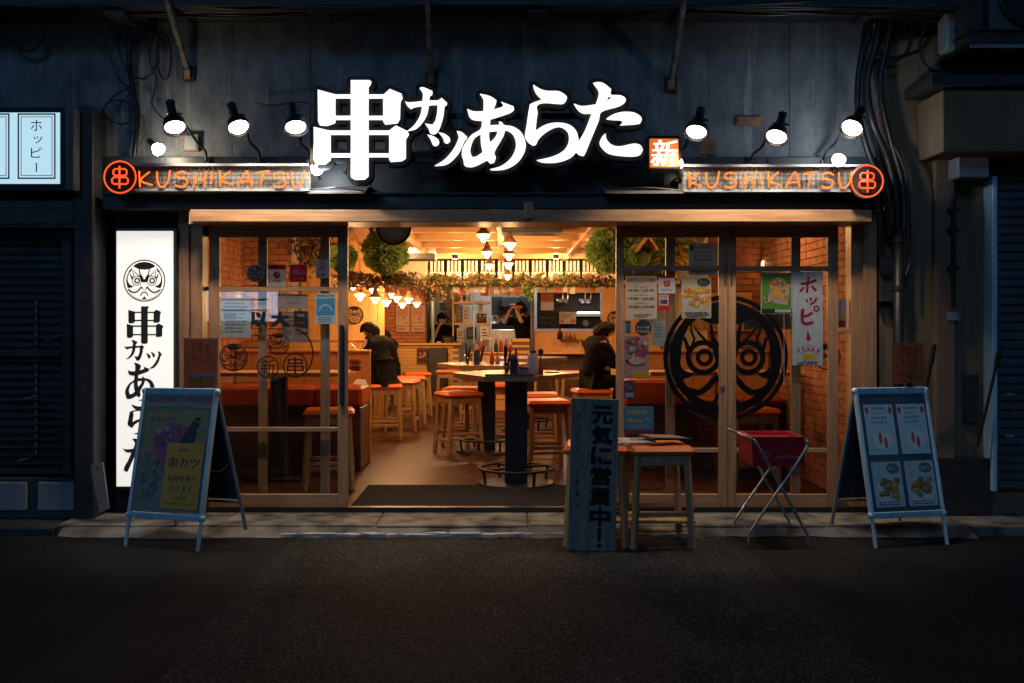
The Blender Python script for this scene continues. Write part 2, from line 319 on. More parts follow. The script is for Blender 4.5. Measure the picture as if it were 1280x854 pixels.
def mask_logo(sh, cx, cy, rad, m=None, ringw=22, name='print', fat=0):
    """round mask emblem of black pieces, drawn in a 730 px wide frame and mirrored"""
    m = m or flat(INK); k = rad / 365
    def q(p): return (cx + (p[0] - 412) * k, cy - (p[1] - 420) * k)
    def mir(pts): return [(824 - a, b) for a, b in pts]
    sh.ring(m, cx, cy, (365 - ringw) * k, 365 * k, 48, name)
    sh.poly(m, [q(p) for p in [(215, 175), (260, 135), (330, 105), (412, 95), (494, 105), (564, 135), (609, 175), (560, 195), (505, 222), (412, 230), (319, 222), (264, 195)]], name)
    for f in (lambda a: a, mir):
        for pts in ([(200, 185), (150, 250), (105, 350), (98, 440), (120, 540), (150, 550), (205, 535), (240, 500), (200, 510), (165, 490), (128, 440), (122, 350), (142, 315), (150, 290), (190, 255)],
                    [(316, 222), (335, 226), (348, 300), (388, 358), (400, 392), (412, 396), (412, 448), (378, 452), (345, 420), (335, 370), (300, 335), (255, 290), (215, 225), (216, 262), (238, 310), (212, 375), (190, 400), (160, 300), (178, 300), (204, 360), (222, 312), (205, 270), (208, 215), (250, 262), (330, 345)]):
            sh.poly(m, [q(p) for p in f(pts)], name)
        c = q(f([(282, 420)])[0]); sh.ring(m, c[0], c[1], 72 * k, (86 + fat) * k, 24, name); sh.ring(m, c[0] + 6 * k, c[1], 26 * k, 52 * k, 20, name)
        sh.ribbon(m, [q(p) for p in f([(128, 570), (190, 610), (255, 625), (310, 590), (350, 545), (385, 548)])], (26 + fat * .6) * k, name)
        sh.ribbon(m, [q(p) for p in f([(350, 500), (365, 550), (412, 578)])], 10 * k, name)
        sh.ribbon(m, [q(p) for p in f([(412, 615), (375, 632), (345, 685)])], 20 * k, name)
        sh.ribbon(m, [q(p) for p in f([(150, 600), (230, 700), (320, 738), (400, 746)])], 8 * k, name)
    sh.poly(m, [q(p) for p in [(412, 685), (452, 745), (372, 745)]], name)

def poster(name, label, cat, x0, y0, x1, y1, Y, col, draw, group=None, thick=.002, m=None, parent=None):
    """a flat printed sheet given by its corners in photo pixels at distance Y; draw(sheet, w, h) adds the print, origin bottom left"""
    a = P(x0, y1, Y); b = P(x1, y0, Y); W, H = b.x - a.x, b.z - a.z
    t = T(name, ((a.x + b.x) / 2, Y, a.z), label, cat, group) if parent is None else parent
    g = G().bx(a.x, b.x, Y - thick / 2, Y + thick / 2, a.z, b.z); ob('paper', g, m or flat(col), t)
    sh = Sheet((a.x, Y - thick / 2, a.z)); draw(sh, W, H); sh.build(t); return t

# ================================================================== THE SETTING
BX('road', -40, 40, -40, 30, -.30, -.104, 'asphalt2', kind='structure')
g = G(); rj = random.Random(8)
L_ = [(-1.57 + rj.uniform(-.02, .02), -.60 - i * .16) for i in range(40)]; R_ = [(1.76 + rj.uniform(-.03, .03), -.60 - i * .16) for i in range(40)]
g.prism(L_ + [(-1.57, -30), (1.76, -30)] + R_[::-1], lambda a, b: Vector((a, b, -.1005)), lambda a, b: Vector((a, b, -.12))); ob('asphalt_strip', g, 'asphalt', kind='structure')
g = G()                                      # worn concrete apron in slabs with an uneven edge
ax = [-3.45, -2.2, -.98, .2, 1.35, 2.5, 3.6]
ap = BX('pavement', -3.45, 3.6, -.5, .02, -.12, -.045, 'apron', kind='structure')
for a, b in zip(ax, ax[1:]):
    e = -.56 - rnd.uniform(0, .03); ob('paving_slab', G().bx(a + .004, b - .004, e, -.045, -.11, -.03, .006), 'apron', ap)
g = G()
for i in range(26):                          # crumbling cement fillet along the gutter
    x = -1.6 + i * .125 + rnd.uniform(-.02, .02)
    if rnd.random() < .12: continue
    pts = [(x + math.cos(t * PI / 4) * .10 * rnd.uniform(.5, 1.3), -.655 + math.sin(t * PI / 4) * .04 * rnd.uniform(.3, 1.5)) for t in range(8)]
    h = rnd.uniform(.012, .022); g.prism(pts, lambda a, b: Vector((a, b, -.092 + h)), lambda a, b: Vector((a, b, -.115)))
ob('gutter_cement', g, 'pale', kind='stuff', label='crumbling pale cement fillet along the gutter in front of the doors')
BX('pavement_left', -9, -3.46, -.62, .3, -.12, -.05, 'dgrey', kind='structure')
BX('pavement_right', 3.61, 9, -.60, .3, -.12, -.04, 'apron', kind='structure')
BX('floor', -3.1, 3.1, .03, 14, -.1, -.002, 'floor', kind='structure')
BX('kitchen_floor', -3.1, 3.1, 10.5, 14, 0.003, .22, 'dgrey', kind='structure')
BX('threshold', -2.62, 3.0, -.045, .03, -.1, -.005, 'black', kind='structure')

# upper concrete wall with recessed joints
Z0 = PZ(262, 0); ZT = 4.55
uw = BX('upper_wall', -8, 8, .05, .35, Z0, ZT, 'blackm', kind='structure')
jx = [-8, -6.2, -4.6] + [PX(v, 0) for v in (88, 188, 290, 388, 520, 650, 770, 886, 987, 1044, 1110)] + [4.6, 6.2, 8]
for a, b in zip(jx, jx[1:]): ob('panel', G().bx(a + .0015, b - .0015, rnd.uniform(0, .003), .05, Z0, ZT, .002), 'concrete', uw)
# dark overhang of the railway structure above
oh = BX('overhang', -8, 8, -.45, .4, PZ(6, -.45), 4.9, 'black2', kind='structure')
for i in range(9): BX('joist', -6 + i * 1.5 + .2 * math.sin(i * 2), -5.85 + i * 1.5 + .2 * math.sin(i * 2), -.40, -.02, PZ(12 + (i % 3) * 3, -.4), PZ(6, -.45) - .001, 'black2', oh)

# opposite side of the street (behind the camera, mirrored in the door glass)
of = BX('opposite_building', -24, 24, -21.5, -20, -.1, 7.2, 'dgrey', kind='structure')
os_ = T('opposite_sign', (-7.4, -19.9, 1.6), 'cool white lit shop sign across the street, mirrored in the left door glass', 'sign'); ob('case', G().bx(-8.5, -6.3, -19.99, -19.85, 1.62, 2.6, .01), 'dgrey', os_); ob('lit_face', G().bx(-8.45, -6.35, -19.845, -19.83, 1.67, 2.55), 'street', os_)
for z in (1.95, 2.25): ob('dark_line', G().bx(-8.3, -6.6, -19.829, -19.82, z, z + .05), 'blackm', os_)
g = G(); rj = random.Random(21); X_ = [-3.4 + .14 * i for i in range(51)]     # sloping cement skirt between pavement and road
T_ = [g.bm.verts.new((x, -.545, -.034)) for x in X_]; B_ = [g.bm.verts.new((x, -.66 - rj.uniform(0, .07) - .04 * math.sin(x * 2), -.0985)) for x in X_]
for i in range(50): g.bm.faces.new((T_[i], T_[i + 1], B_[i + 1], B_[i]))
ob('pavement_skirt', g, 'apron', kind='structure')
# interior shell
HC = 2.78
BX('ceiling', -3.1, 3.1, .16, 14, HC, HC + .08, 'honey_y', kind='structure')
def brickwall(name, side, x0, x1, y0, y1, z0, z1):
    """brick pier: each brick a part"""
    root = BX(name, x0 + .008, x1 - .008, y0 + .008, y1, z0, z1, 'mortar', kind='structure')
    bm = G().bx(-.1, .1, -.012, .05, 0, .062, .004).mesh('brick'); bm.materials.append(M['brick'])
    r = 0; z = z0 + .006; n = 0
    while z + .06 < z1:
        x = x0 - (.105 if r % 2 else 0)
        while x < x1 - .03:
            a = max(x, x0); b = min(x + .2, x1)
            if b - a > .05 and n < 300:
                o = bpy.data.objects.new('brick', bm); COL.objects.link(o); o.parent = root; o.location = ((a + b) / 2, y0 + rnd.uniform(-.003, .003), z); o.scale = ((b - a) / .2, 1, 1); n += 1
            x += .21
        z += .072; r += 1
brickwall('brick_wall', 0, -3.3, -2.42, 3.2, 3.4, .9, HC)
brickwall('brick_pier', 0, 2.36, 3.3, 3.2, 3.4, .9, HC)
for sx in (-1, 1):
    root = BX('side_wall', min(sx * 2.98, sx * 3.1), max(sx * 2.98, sx * 3.1), .16, 14, 0, HC, 'mortar', kind='structure')
    g = G(); r = 0; z = .01
    while z + .06 < HC:
        y = .2 - (.1 if r % 2 else 0)
        while y < (3.2 if r > 11 else 3.2):
            g.bx(min(sx * 2.965, sx * 2.99), max(sx * 2.965, sx * 2.99), max(y, .17), y + .2, z, z + .062); y += .21
        z += .072; r += 1
    ob('brick', g, 'brick', root, kind='stuff')
BX('back_wall', -3.1, 3.1, 13.9, 14.05, 0, HC, 'cream', kind='structure')
# ceiling boards, slats and long beams
ce = T('ceiling_slat_frame', (0, 6, 2.62), 'honey wood ceiling grid of cross slats and long beams lit from below', 'ceiling grid')
for y in [2.35 + 1.17 * i * .98 for i in range(6)]: ob('slat', G().bx(-1.35, 1.45, y, y + .10, 2.625, 2.735, .004), 'slat', ce)
for x in (-1.17, -.02, 1.02): ob('beam', G().bx(x - .04, x + .04, 1.0, 8.4, 2.60, 2.70, .004), 'honey_y', ce)
g = G()
for i in range(40): ob('ceiling_board', G().bx(-2.9 + .145 * i, -2.9 + .145 * i + .139, .3, 9.5, HC - .018, HC - .001), 'ceilwood', bpy.data.objects['ceiling'])

# ================================================================== SHOP FRONT TIMBER
def px_box(name, x0, y0, x1, y1, Ya, Yb, m, parent, bev=.003, **k):
    a = P(x0, y1, Ya); b = P(x1, y0, Ya); return ob(name, G().bx(a.x, b.x, Ya, Yb, a.z, b.z, bev), m, parent, **k)
fr = T('door_surround', (0, 0, 0), 'brown cedar beam and posts framing the whole glazed shopfront', 'door frame')
px_box('header_beam', 237, 262, 1090, 277.5, -.33, .10, 'wood_x', fr, .006)
px_box('bracket', 655, 252, 667, 274, -.37, -.332, 'wood_z', fr, .01)
px_box('post', 223, 263, 236, 634, -.06, .12, 'wood_z', fr)
px_box('post', 238, 279, 253, 634, -.04, .10, 'wood_z', fr)
px_box('post', 1064, 279, 1079, 634, -.04, .10, 'wood_z', fr)
px_box('post', 1080, 263, 1096, 634, -.10, .12, 'wood_z', fr)
px_box('rail', 1047.5, 410, 1063.5, 415, -.02, .03, 'wood_x', fr)
px_box('sill', 223, 634.5, 1096, 638, -.04, .1, 'black', fr, 0)
for i, (a, b) in enumerate(((253.5, 262), (1047.5, 1063.5))): px_box('side_light', a, 279, b, 633, .012, .018, 'glass', fr, 0)

def door(label, x0, x1, gx0, gx1, rails, Y, y0=278, y1=635, top=297, bot=617.5, mids=(), bolt=None, gl=True):
    a = P(x0, y1, Y); b = P(x1, y0, Y)
    t = T('sliding_door', ((a.x + b.x) / 2, Y, a.z), label, 'sliding door', 'sliding cedar glass doors')
    def p(n, u0, v0, u1, v1, m, d=.0): q = P(u0, v1, Y); w_ = P(u1, v0, Y); return ob(n, G().bx(q.x, w_.x, Y - .018 + d, Y + .02 - d, q.z, w_.z, .003), m, t)
    p('stile', x0, y0, gx0, y1, 'wood_z'); p('stile', gx1, y0, x1, y1, 'wood_z')
    p('top_rail', gx0 + .1, y0 + .5, gx1 - .1, top, 'wood_x', .001); p('bottom_rail', gx0 + .1, bot, gx1 - .1, y1 - .5, 'wood_x', .001)
    for r0, r1 in rails: p('rail', gx0 + .1, r0, gx1 - .1, r1, 'wood_x', .004)
    for m0, m1 in mids:
        ys = [top] + [v for r in rails for v in r] + [bot]
        for s0, s1 in zip(ys[::2], ys[1::2]): p('mullion', m0, s0 + .2, m1, s1 - .2, 'wood_z', .006)
    ys = [top] + [v for r in rails for v in r] + [bot]
    for s0, s1 in zip(ys[::2], ys[1::2]):
        q = P(gx0, s1, Y); w_ = P(gx1, s0, Y); ob('pane', G().bx(q.x - .004, w_.x + .004, Y - .0025, Y + .0025, q.z - .004, w_.z + .004), 'glass', t)
    return t
dl = door('left sliding glass door with the hanging black bar handle and payment stickers', 262, 435, 275, 422.5, [(359, 364.5), (534, 539.5)], .0)
px_box('handle', 424, 406, 429, 507, -.05, -.02, 'black', dl, .004)
da = door('middle right glass door next to the opening, with opening hours and croquette posters', 770, 909, 779.5, 898, [(332.5, 338.5), (560, 565.5)], .0)
db = door('rightmost glass door with the tall white banner and green poster', 909.5, 1047, 919.5, 1034, [(333, 339), (560, 565.5)], .0)
q = P(904, 483, -.02); ob('lock', G().cyl(q, q + Vector((0, -.015, 0)), .02, .018, 14), 'steel', da)
for x in (905.5, 913.5): px_box('finger_pull', x, 333, x + 2.2, 358, -.0205, -.0185, 'dkwood', da if x < 909 else db, .0003)
il = door('inner sliding door stacked behind the left door', 246, 412, 258, 401, [(358.5, 364)], .07, y0=281, y1=632, top=296, bot=617, mids=[(323, 334)])
px_box('recessed_pull', 413 - 9, 425, 413 - 4, 452, .049, .0515, 'steel', il, .001)
ir = door('inner sliding door stacked behind the two right doors', 832, 1000, 843.5, 988.5, [(333, 338)], .07, y0=281, y1=632, top=296, bot=617)
mt = ob('door_mat', G().bx(PX(438, 0), PX(768, 0), .05, 1.12, .002, .014), 'matt', label='dark ribbed rubber mat lying in the doorway', cat='door mat')

# ---- white posts left and right walls of the shop bay below the fascia
BX('bay_wall_left', PX(128, 0), PX(223, 0) - .004, .0, .3, -.05, Z0, 'black2', kind='structure')
# ================================================================== FASCIA AND MAIN SIGN
fa = T('fascia', (0, -.2, Z0), 'long navy black steel fascia above the cedar beam', 'fascia')
px_box('lower_band', 128, 243, 1100, 261.5, -.26, -.005, 'fascia', fa, .006)
px_box('upper_band', 128, 196, 1100, 242.5, -.14, -.005, 'fascia', fa, .006)
px_box('ledge', 128, 240.5, 1100, 243, -.29, -.142, 'black', fa, 0)
for x in (206, 330, 462, 560, 755, 850, 960): px_box('seam', x, 197, x + 1.3, 240, -.148, -.141, 'black', fa, 0)
for i, (x0, x1) in enumerate(((386, 460), (756, 852))):
    a = P(x0, 241, -.38); b = P(x1, 230, -.2); g = G()
    v = [g.bm.verts.new(p) for q_ in (0, .01) for p in ((a.x, -.41, a.z + q_ - .01), (b.x, -.41, a.z + q_ - .01), (b.x, -.15, a.z + .07 + q_), (a.x, -.15, a.z + .07 + q_))]
    for f in ((0, 1, 2, 3), (7, 6, 5, 4), (0, 4, 5, 1), (1, 5, 6, 2), (2, 6, 7, 3), (3, 7, 4, 0)): g.bm.faces.new([v[k] for k in f])
    o = T('reflector_tray', ((a.x + b.x) / 2, -.3, a.z), ['pale tray left under the big kanji letter', 'pale tray under the lettering beside the orange square sign'][i], 'tray', 'reflector trays on the fascia')
    ob('pan', g, 'panelw', o); g = G(); g.tube([(a.x, -.41, a.z + .02), ((a.x + b.x) / 2, -.43, a.z + .035), (b.x, -.41, a.z + .01)], .006); ob('cable', g, 'black', o)

YS = -.50
def cr(ox, oy, k): return lambda pts: [(ox + x / k, oy + y / k) for x, y in pts]
c1, c2, c3 = cr(385, 90, 5.893), cr(495, 95, 6.571), cr(645, 90, 5.818)
glyphs = [
 ('kanji', False, [(c1([(318,65),(455,65),(468,75),(460,100),(447,115),(447,170),(560,170),(605,130),(690,165),(698,195),(682,225),(678,350),(660,380),(570,390),(556,370),(556,355),(447,355),(447,435),(600,435),(650,398),(735,440),(745,462),(722,500),(722,640),(690,660),(610,665),(600,650),(600,630),(447,630),(447,770),(420,795),(350,797),(322,780),(318,760),(318,630),(170,630),(168,650),(130,680),(65,682),(48,650),(45,408),(160,435),(318,435),(318,355),(205,355),(200,380),(140,400),(90,395),(78,370),(75,135),(205,170),(318,170)]),
   [c1(h) for h in ([(203,197),(318,197),(318,327),(203,327)], [(447,197),(556,197),(556,327),(447,327)], [(168,465),(318,465),(318,603),(168,603)], [(447,465),(600,465),(600,603),(447,603)])])]),
 ('kana', True, [(c2([(195,105),(225,98),(300,130),(298,155),(280,170),(272,205),(345,205),(375,185),(420,225),(415,245),(400,255),(388,340),(360,430),(330,475),(300,480),(280,470),(270,440),(240,395),(300,405),(325,370),(340,300),(342,240),(270,245),(255,320),(215,390),(160,440),(95,455),(150,410),(200,330),(215,250),(155,260),(125,275),(95,250),(75,212),(110,222),(218,212),(222,150)]), [])]),
 ('kana', True, [(c2([(258,485),(310,500),(350,530),(352,560),(330,580),(305,570),(285,525)]), []), (c2([(350,465),(400,480),(440,510),(445,540),(425,558),(400,550),(385,510)]), []), (c2([(500,457),(540,465),(585,505),(575,525),(560,540),(520,630),(460,700),(400,735),(318,742),(400,690),(470,610),(510,530),(515,500)]), [])]),
 ('kana', True, [(c2([(690,152),(770,170),(825,205),(820,230),(800,280),(870,260),(880,240),(865,218),(920,238),(965,255),(970,280),(940,305),(870,330),(775,360),(772,410),(850,405),(845,378),(870,385),(890,408),(960,420),(1030,470),(1065,560),(1050,640),(990,720),(900,768),(800,778),(772,770),(870,740),(950,670),(985,580),(970,500),(930,460),(895,450),(880,500),(810,625),(820,670),(805,715),(775,722),(748,695),(650,745),(590,750),(560,735),(555,700),(540,640),(560,570),(620,490),(695,440),(705,370),(640,365),(605,340),(585,275),(640,295),(718,295),(718,200)]),
   [c2([(695,480),(640,520),(610,610),(625,668),(660,665),(712,630),(698,560)]), c2([(765,460),(835,455),(820,500),(775,550),(765,510)])])]),
 ('kana', True, [(c3([(125,98),(180,130),(230,142),(310,145),(360,175),(368,200),(345,232),(310,235),(220,228),(170,235),(150,260),(157,300),(150,350),(142,430),(220,385),(310,372),(390,390),(440,440),(455,520),(440,580),(390,630),(300,660),(200,662),(150,645),(260,620),(340,580),(380,520),(380,450),(340,410),(290,405),(220,440),(165,490),(145,530),(125,538),(90,515),(65,470),(75,400),(95,270),(110,235),(190,205),(150,165),(130,125)]), [])]),
 ('kana', True, [(c3([(560,85),(600,78),(640,90),(690,130),(685,165),(700,172),(760,175),(795,195),(790,225),(740,255),(622,292),(600,360),(550,480),(500,600),(480,612),(450,600),(437,575),(455,510),(500,430),(548,305),(490,305),(450,280),(420,235),(480,252),(578,240),(598,180),(598,140)]), [c3([(678,175),(692,190),(655,218)])]), (c3([(655,345),(700,315),(770,295),(850,298),(900,325),(912,350),(900,378),(850,385),(755,390),(775,370),(760,355),(700,352)]), []), (c3([(650,450),(655,490),(690,530),(750,545),(850,525),(900,535),(920,570),(900,605),(850,617),(750,612),(670,595),(620,550),(608,515),(625,475)]), [])]),
]
sg = T('main_sign', P(600, 200, -.3), 'big glowing white Japanese lettering on black backing above the doors', 'shop sign')
def w2(p, y): v = P(p[0], p[1], YS); return Vector((v.x, y, v.z))
for gi, (kind, sm, strokes) in enumerate(glyphs):
    back = G(); face = G(); rim = YS + .002 + gi * .0006; cnt = 0
    for outer, holes in strokes:
        rings = [smooth_closed(r_) if sm else r_ for r_ in [outer] + holes]
        flatp = [p for r_ in rings for p in r_]
        tris = tessellate_polygon([[Vector((p[0], -p[1], 0)) for p in r_] for r_ in rings])
        for G_, ya, yb in ((face, YS - .022, YS - .002), (back, rim, YS + .09)):
            A = [G_.bm.verts.new(w2(p, ya)) for p in flatp]; B = [G_.bm.verts.new(w2(p, yb)) for p in flatp]
            for t in tris:
                try: G_.bm.faces.new([A[i] for i in t]); G_.bm.faces.new([B[i] for i in t][::-1])
                except ValueError: pass
            k = 0
            for r_ in rings:
                for i in range(len(r_)): a, b = k + i, k + (i + 1) % len(r_); G_.bm.faces.new((A[a], B[a], B[b], A[b]))
                k += len(r_)
        for r_ in rings:                    # black border: a rounded strip along every edge
            for i in range(len(r_)):
                cnt += 1; p, q_ = Vector(r_[i]), Vector(r_[(i + 1) % len(r_)]); d = q_ - p
                if d.length < .02: continue
                a0 = math.atan2(d.y, d.x); rr = 5.6; cap = [(q_.x + rr * math.cos(a0 - PI / 2 + PI * j / 4), q_.y + rr * math.sin(a0 - PI / 2 + PI * j / 4)) for j in range(5)] + [(p.x + rr * math.cos(a0 + PI / 2 + PI * j / 4), p.y + rr * math.sin(a0 + PI / 2 + PI * j / 4)) for j in range(5)]
                yy = YS + .004 + (cnt % 7) * .0012; back.prism(cap, lambda u, v: w2((u, v), yy), lambda u, v: w2((u, v), YS + .1))
    L = ob('backing', back, 'blackm', sg); ob('letter_face', face, 'signwhite', L)
for y_, x0, x1 in ((145, 410, 790), (200, 400, 800)): a, b = P(x0, y_, -.36), P(x1, y_, -.36); ob('support_bar', G().bx(a.x, b.x, -.37, -.33, a.z - .02, a.z + .02), 'black', sg)
for x in (430, 560, 690, 780): a = P(x, 150, -.34); b = P(x, 205, -.34); ob('bracket_arm', G().bx(a.x - .015, a.x + .015, -.33, -.002, b.z - .06, b.z - .03), 'black', sg)
for x in (430, 560, 690, 780): a = P(x, 145, -.34); ob('bracket_arm', G().bx(a.x - .015, a.x + .015, -.33, .03, a.z - .015, a.z + .015), 'black', sg)
# orange square sign
a, b = P(808, 214, YS), P(852, 169, YS)
sq = T('square_sign', ((a.x + b.x) / 2, YS, a.z), 'small glowing orange square sign with one white brush kanji right of the big lettering', 'sign')
ob('case', G().bx(a.x, b.x, YS + .002, YS + .12, a.z, b.z, .02), 'blackm', sq); ob('lit_face', G().bx(a.x + .025, b.x - .025, YS - .008, YS + .01, a.z + .028, b.z - .028, .006), 'boxorange', sq)
sh = Sheet((0, YS - .0085, 0)); sh.text(M['signwhite'], '新', (a.x + b.x) / 2, (a.z + b.z) / 2, .215, .215, bold=.03, shear=.15); sh.build(sq)
ob('bracket_arm', G().bx((a.x + b.x) / 2 - .02, (a.x + b.x) / 2 + .02, YS + .12, -.003, a.z + .08, a.z + .12), 'black', sq)

# ================================================================== NEON SIGNS
STR = {'K': [[(0, 1), (.06, 0)], [(.75, .95), (.1, .42), (.95, .12)]], 'U': [[(0, 1), (.02, .4), (.2, .08), (.5, .08), (.78, .4), (.92, 1.08)]],
       'S': [[(.9, .78), (.55, .92), (.12, .82), (.1, .58), (.75, .45), (.85, .2), (.5, -.02), (0, .06)]], 'H': [[(.28, .95), (.02, .02)], [(.1, .48), (.85, .5)], [(.95, 1.02), (.78, .05)]],
       'I': [[(.25, 1), (.1, .25)]], 'A': [[(0, .1), (.55, .95), (.75, .9), (1, .1)], [(.3, .38), (.85, .4)]], 'T': [[(0, .85), (.5, .93), (1, .97)], [(.55, .9), (.35, .1)]]}
def neon(label, px0, px1, py0, py1, cxp, cyp, x_let0, x_let1, flip):
    Y = -.36; a = P(px0, py1, Y); b = P(px1, py0, Y); t = T('neon_sign', ((a.x + b.x) / 2, Y, a.z), label, 'neon sign', 'orange neon signs')
    ob('backing_sheet', G().bx(a.x, b.x, Y, Y + .01, a.z, b.z), 'panelw', t)
    g = G(); x = a.x
    while x < b.x: g.bx(x - .0016, x + .0016, Y - .045, Y - .042, a.z, b.z); x += .036
    z = a.z
    while z < b.z: g.bx(a.x, b.x, Y - .042, Y - .039, z - .0016, z + .0016); z += .036
    ob('wire_grid', g, 'black', t)
    g = G(); g.bx(a.x, b.x, Y - .06, Y + .012, b.z, b.z + .02).bx(a.x, b.x, Y - .06, Y + .012, a.z - .02, a.z); ob('rail', g, 'grey', t)
    g = G(); g.bx(a.x - .03, b.x, Y + .011, Y + .022, a.z - .015, b.z + .015); ob('tray', g, 'black2', t)
    x = x_let0; word = 'KUSHIKATSU'; wd = {'I': .35}; tot = sum(wd.get(c, 1) for c in word) ; u = (x_let1 - x_let0) / (tot + .28 * (len(word) - 1))
    for i, c in enumerate(word):
        cw = u * wd.get(c, 1); g = G()
        for st in STR[c]:
            pts = [P(x + cw * p[0], py1 - 3 - (py1 - py0 - 8) * p[1] + math.sin(i * 2.3) * .8, Y - .075) for p in st]
            g.tube(smooth_open([tuple(v) for v in pts], 4), .0068, 8)
        ob('letter', g, 'neon', t, smooth=True); x += cw + u * .28
    g = G(); c = P(cxp, cyp, Y - .1); rr = .124
    g.tube([c + Vector((rr * math.cos(k * PI / 16), 0, rr * math.sin(k * PI / 16))) for k in range(32)], .0065, 8, True); ob('ring', g, 'neonr', t, smooth=True)
    g = G()
    for dz, ww in ((.038, .052), (-.028, .062)):
        pts = [(c.x + sx_ * (ww if q_ else ww - .012), c.y, c.z + dz + sz_ * (.026 if not q_ else .014)) for sx_, sz_, q_ in ((-1, 1, 0), (1, 1, 0), (1, 1, 1), (1, -1, 1), (1, -1, 0), (-1, -1, 0), (-1, -1, 1), (-1, 1, 1))]
        g.tube(pts, .0075, 6, True)
    g.tube([(c.x, c.y - .012, c.z + .085), (c.x, c.y - .012, c.z - .09)], .008, 8); ob('emblem', g, 'neonr', t, smooth=True)
    g = G().cyl(c + Vector((0, .03, 0)), c + Vector((0, .045, 0)), .135, n=32); ob('disc', g, 'blackm', t)
neon('left orange neon script on a wire grid, its emblem ring at the left end', 172, 388, 209, 237, 150, 221.5, 174, 382, 0)
neon('right orange neon script on a wire grid, its emblem ring at the right end', 853, 1084, 210, 238, 1084, 226.5, 861, 1066, 1)

# ================================================================== SPOT LAMPS
def spot(label, px, py, hx, hy, bxp, byp, Y=-.72, energy=44, group='gooseneck lamps over the fascia'):
    """px,py lens centre; hx,hy back of the head; bxp,byp foot of the arm"""
    c = P(px, py, Y); h = P(hx, hy, Y + .10); d = (c - h).normalized(); q = d.to_track_quat('Z', 'Y').to_matrix(); r = .092
    t = T('spot_lamp', (P(bxp, byp, -.1).x, -.1, P(bxp, byp, -.1).z), label, 'lamp', group)
    L = (c - h).length
    ob('shade', G().lathe(h, [(.028, 0), (.034, .01), (.034, L * .42), (.05, L * .5), (.078, L * .66), (r - .004, L * .97), (r, L), (r - .008, L - .002), (.06, L * .7)], 24, q), 'black', t, smooth=True)
    ob('lens', G().lathe(c - d * .022, [(.02, .003), (r - .020, 0), (r - .020, .004), (.01, .007)], 24, q), 'lens', t, smooth=True)
    ob('cap', G().cyl(h - d * .05, h + d * .012, .036, .03, 16), 'black', t)
    k = h + d * L * .45; f = P(bxp, byp, -.1)
    pts = [k, k + Vector((.06 if bxp > px else -.06, .02, -.02)), Vector((f.x + (-.05 if bxp > px else .05), -.26, (k.z * .6 + f.z * .4))), Vector((f.x, -.18, k.z * .35 + f.z * .65)), Vector((f.x, -.15, f.z))]
    ob('arm', G().tube(smooth_open([tuple(v) for v in pts], 5), .011, 8), 'black', t, smooth=True)
    ob('clamp', G().beam(k + Vector((-.045, -.01, .03)), k + Vector((.07, 0, .02)), .018, .018), 'black', t)
    ob('foot', G().bx(f.x - .03, f.x + .03, -.16, -.141, f.z - .05, f.z + .03, .004), 'black', t)
    lamp('SPOT', c + d * .02, energy, (1, .80, .58), .05, Vector((d.x * .4, .42, -1)), 104, .5)
spot('leftmost gooseneck lamp, above the start of the left neon word', 219, 161, 214, 134, 260, 205)
spot('second gooseneck lamp from the left, above the middle of the left neon', 299, 161, 291, 137, 326, 205)
spot('third gooseneck lamp, close to the left edge of the big lettering', 370, 161, 367, 137, 388, 205)
spot('gooseneck lamp above the orange square sign', 870, 167, 875, 143, 846, 205)
spot('gooseneck lamp above the middle of the right neon', 970, 173, 977, 149, 938, 205)
spot('rightmost gooseneck lamp, above the end of the right neon', 1064, 162, 1074, 142, 1028, 205)
def flood(label, px, py, aim, energy, Y=-.3, col=WHITE, m='lens'):
    c = P(px, py, Y); d = Vector(aim).normalized(); q = d.to_track_quat('Z', 'Y').to_matrix()
    t = T('flood_bulb', c, label, 'flood lamp', 'small bare flood bulbs along the fascia')
    ob('bulb', G().lathe(c, [(.02, 0), (.035, .015), (.052, .05), (.05, .07), (.03, .085), (.006, .09)], 18, q), m, t, smooth=True)
    ob('socket', G().cyl(c - d * .07, c + d * .004, .022, .024, 14), 'black', t)
    ob('stem', G().tube([c - d * .06, (c.x, -.17, c.z - .05), (c.x, -.141, c.z - .07)], .008), 'black', t)
    lamp('POINT', c + d * .14, energy * 2.6, col, .04)
flood('warm flood bulb lighting the rusty box, left of the first gooseneck', 193, 182, (.55, -.2, -.5), 3.0, -.27, (1, .8, .5))
flood('flood bulb between the left neon and the big kanji', 392, 207, (.5, -.4, -.45), 3.4, -.42)
flood('flood bulb between the orange square sign and the right neon', 848, 212, (-.3, -.4, .6), 3.4, -.42)
flood('flood bulb above the letter S of the right neon', 1046, 206, (0, -.5, .35), 3.4, -.42)

# ---- things on the upper wall
rb = P(229, 190, 0)
o = T('junction_box', (rb.x + .07, -.02, rb.z), 'rusty square junction box on the wall behind the leftmost gooseneck lamp', 'junction box'); a, b = P(231, 190, 0), P(250, 169, 0)
ob('box', G().bx(a.x, b.x, -.05, -.002, a.z, b.z, .004), 'rust', o); ob('cover', G().bx(a.x + .015, b.x - .015, -.056, -.051, a.z + .015, b.z - .015, .002), 'grey', o)
for lab, x0, y0, x1, y1 in (('rusty wall plate above the right neon, beside the gooseneck lamp', 920, 146, 952, 158), ('dark stained wall plate left of the right hand gooseneck lamps', 873, 174, 893, 193)):
    a, b = P(x0, y1, 0), P(x1, y0, 0); o = T('wall_plate', (a.x, -.01, a.z), lab, 'wall plate', 'old plates on the upper wall'); ob('plate', G().bx(a.x, b.x, -.02, -.002, a.z, b.z, .003), 'rust', o)
    for sx in (.1, .9):
        x = a.x + (b.x - a.x) * sx; z = (a.z + b.z) / 2; ob('bolt', G().cyl((x, -.03, z), (x, -.018, z), .008, n=6), 'rust', o)
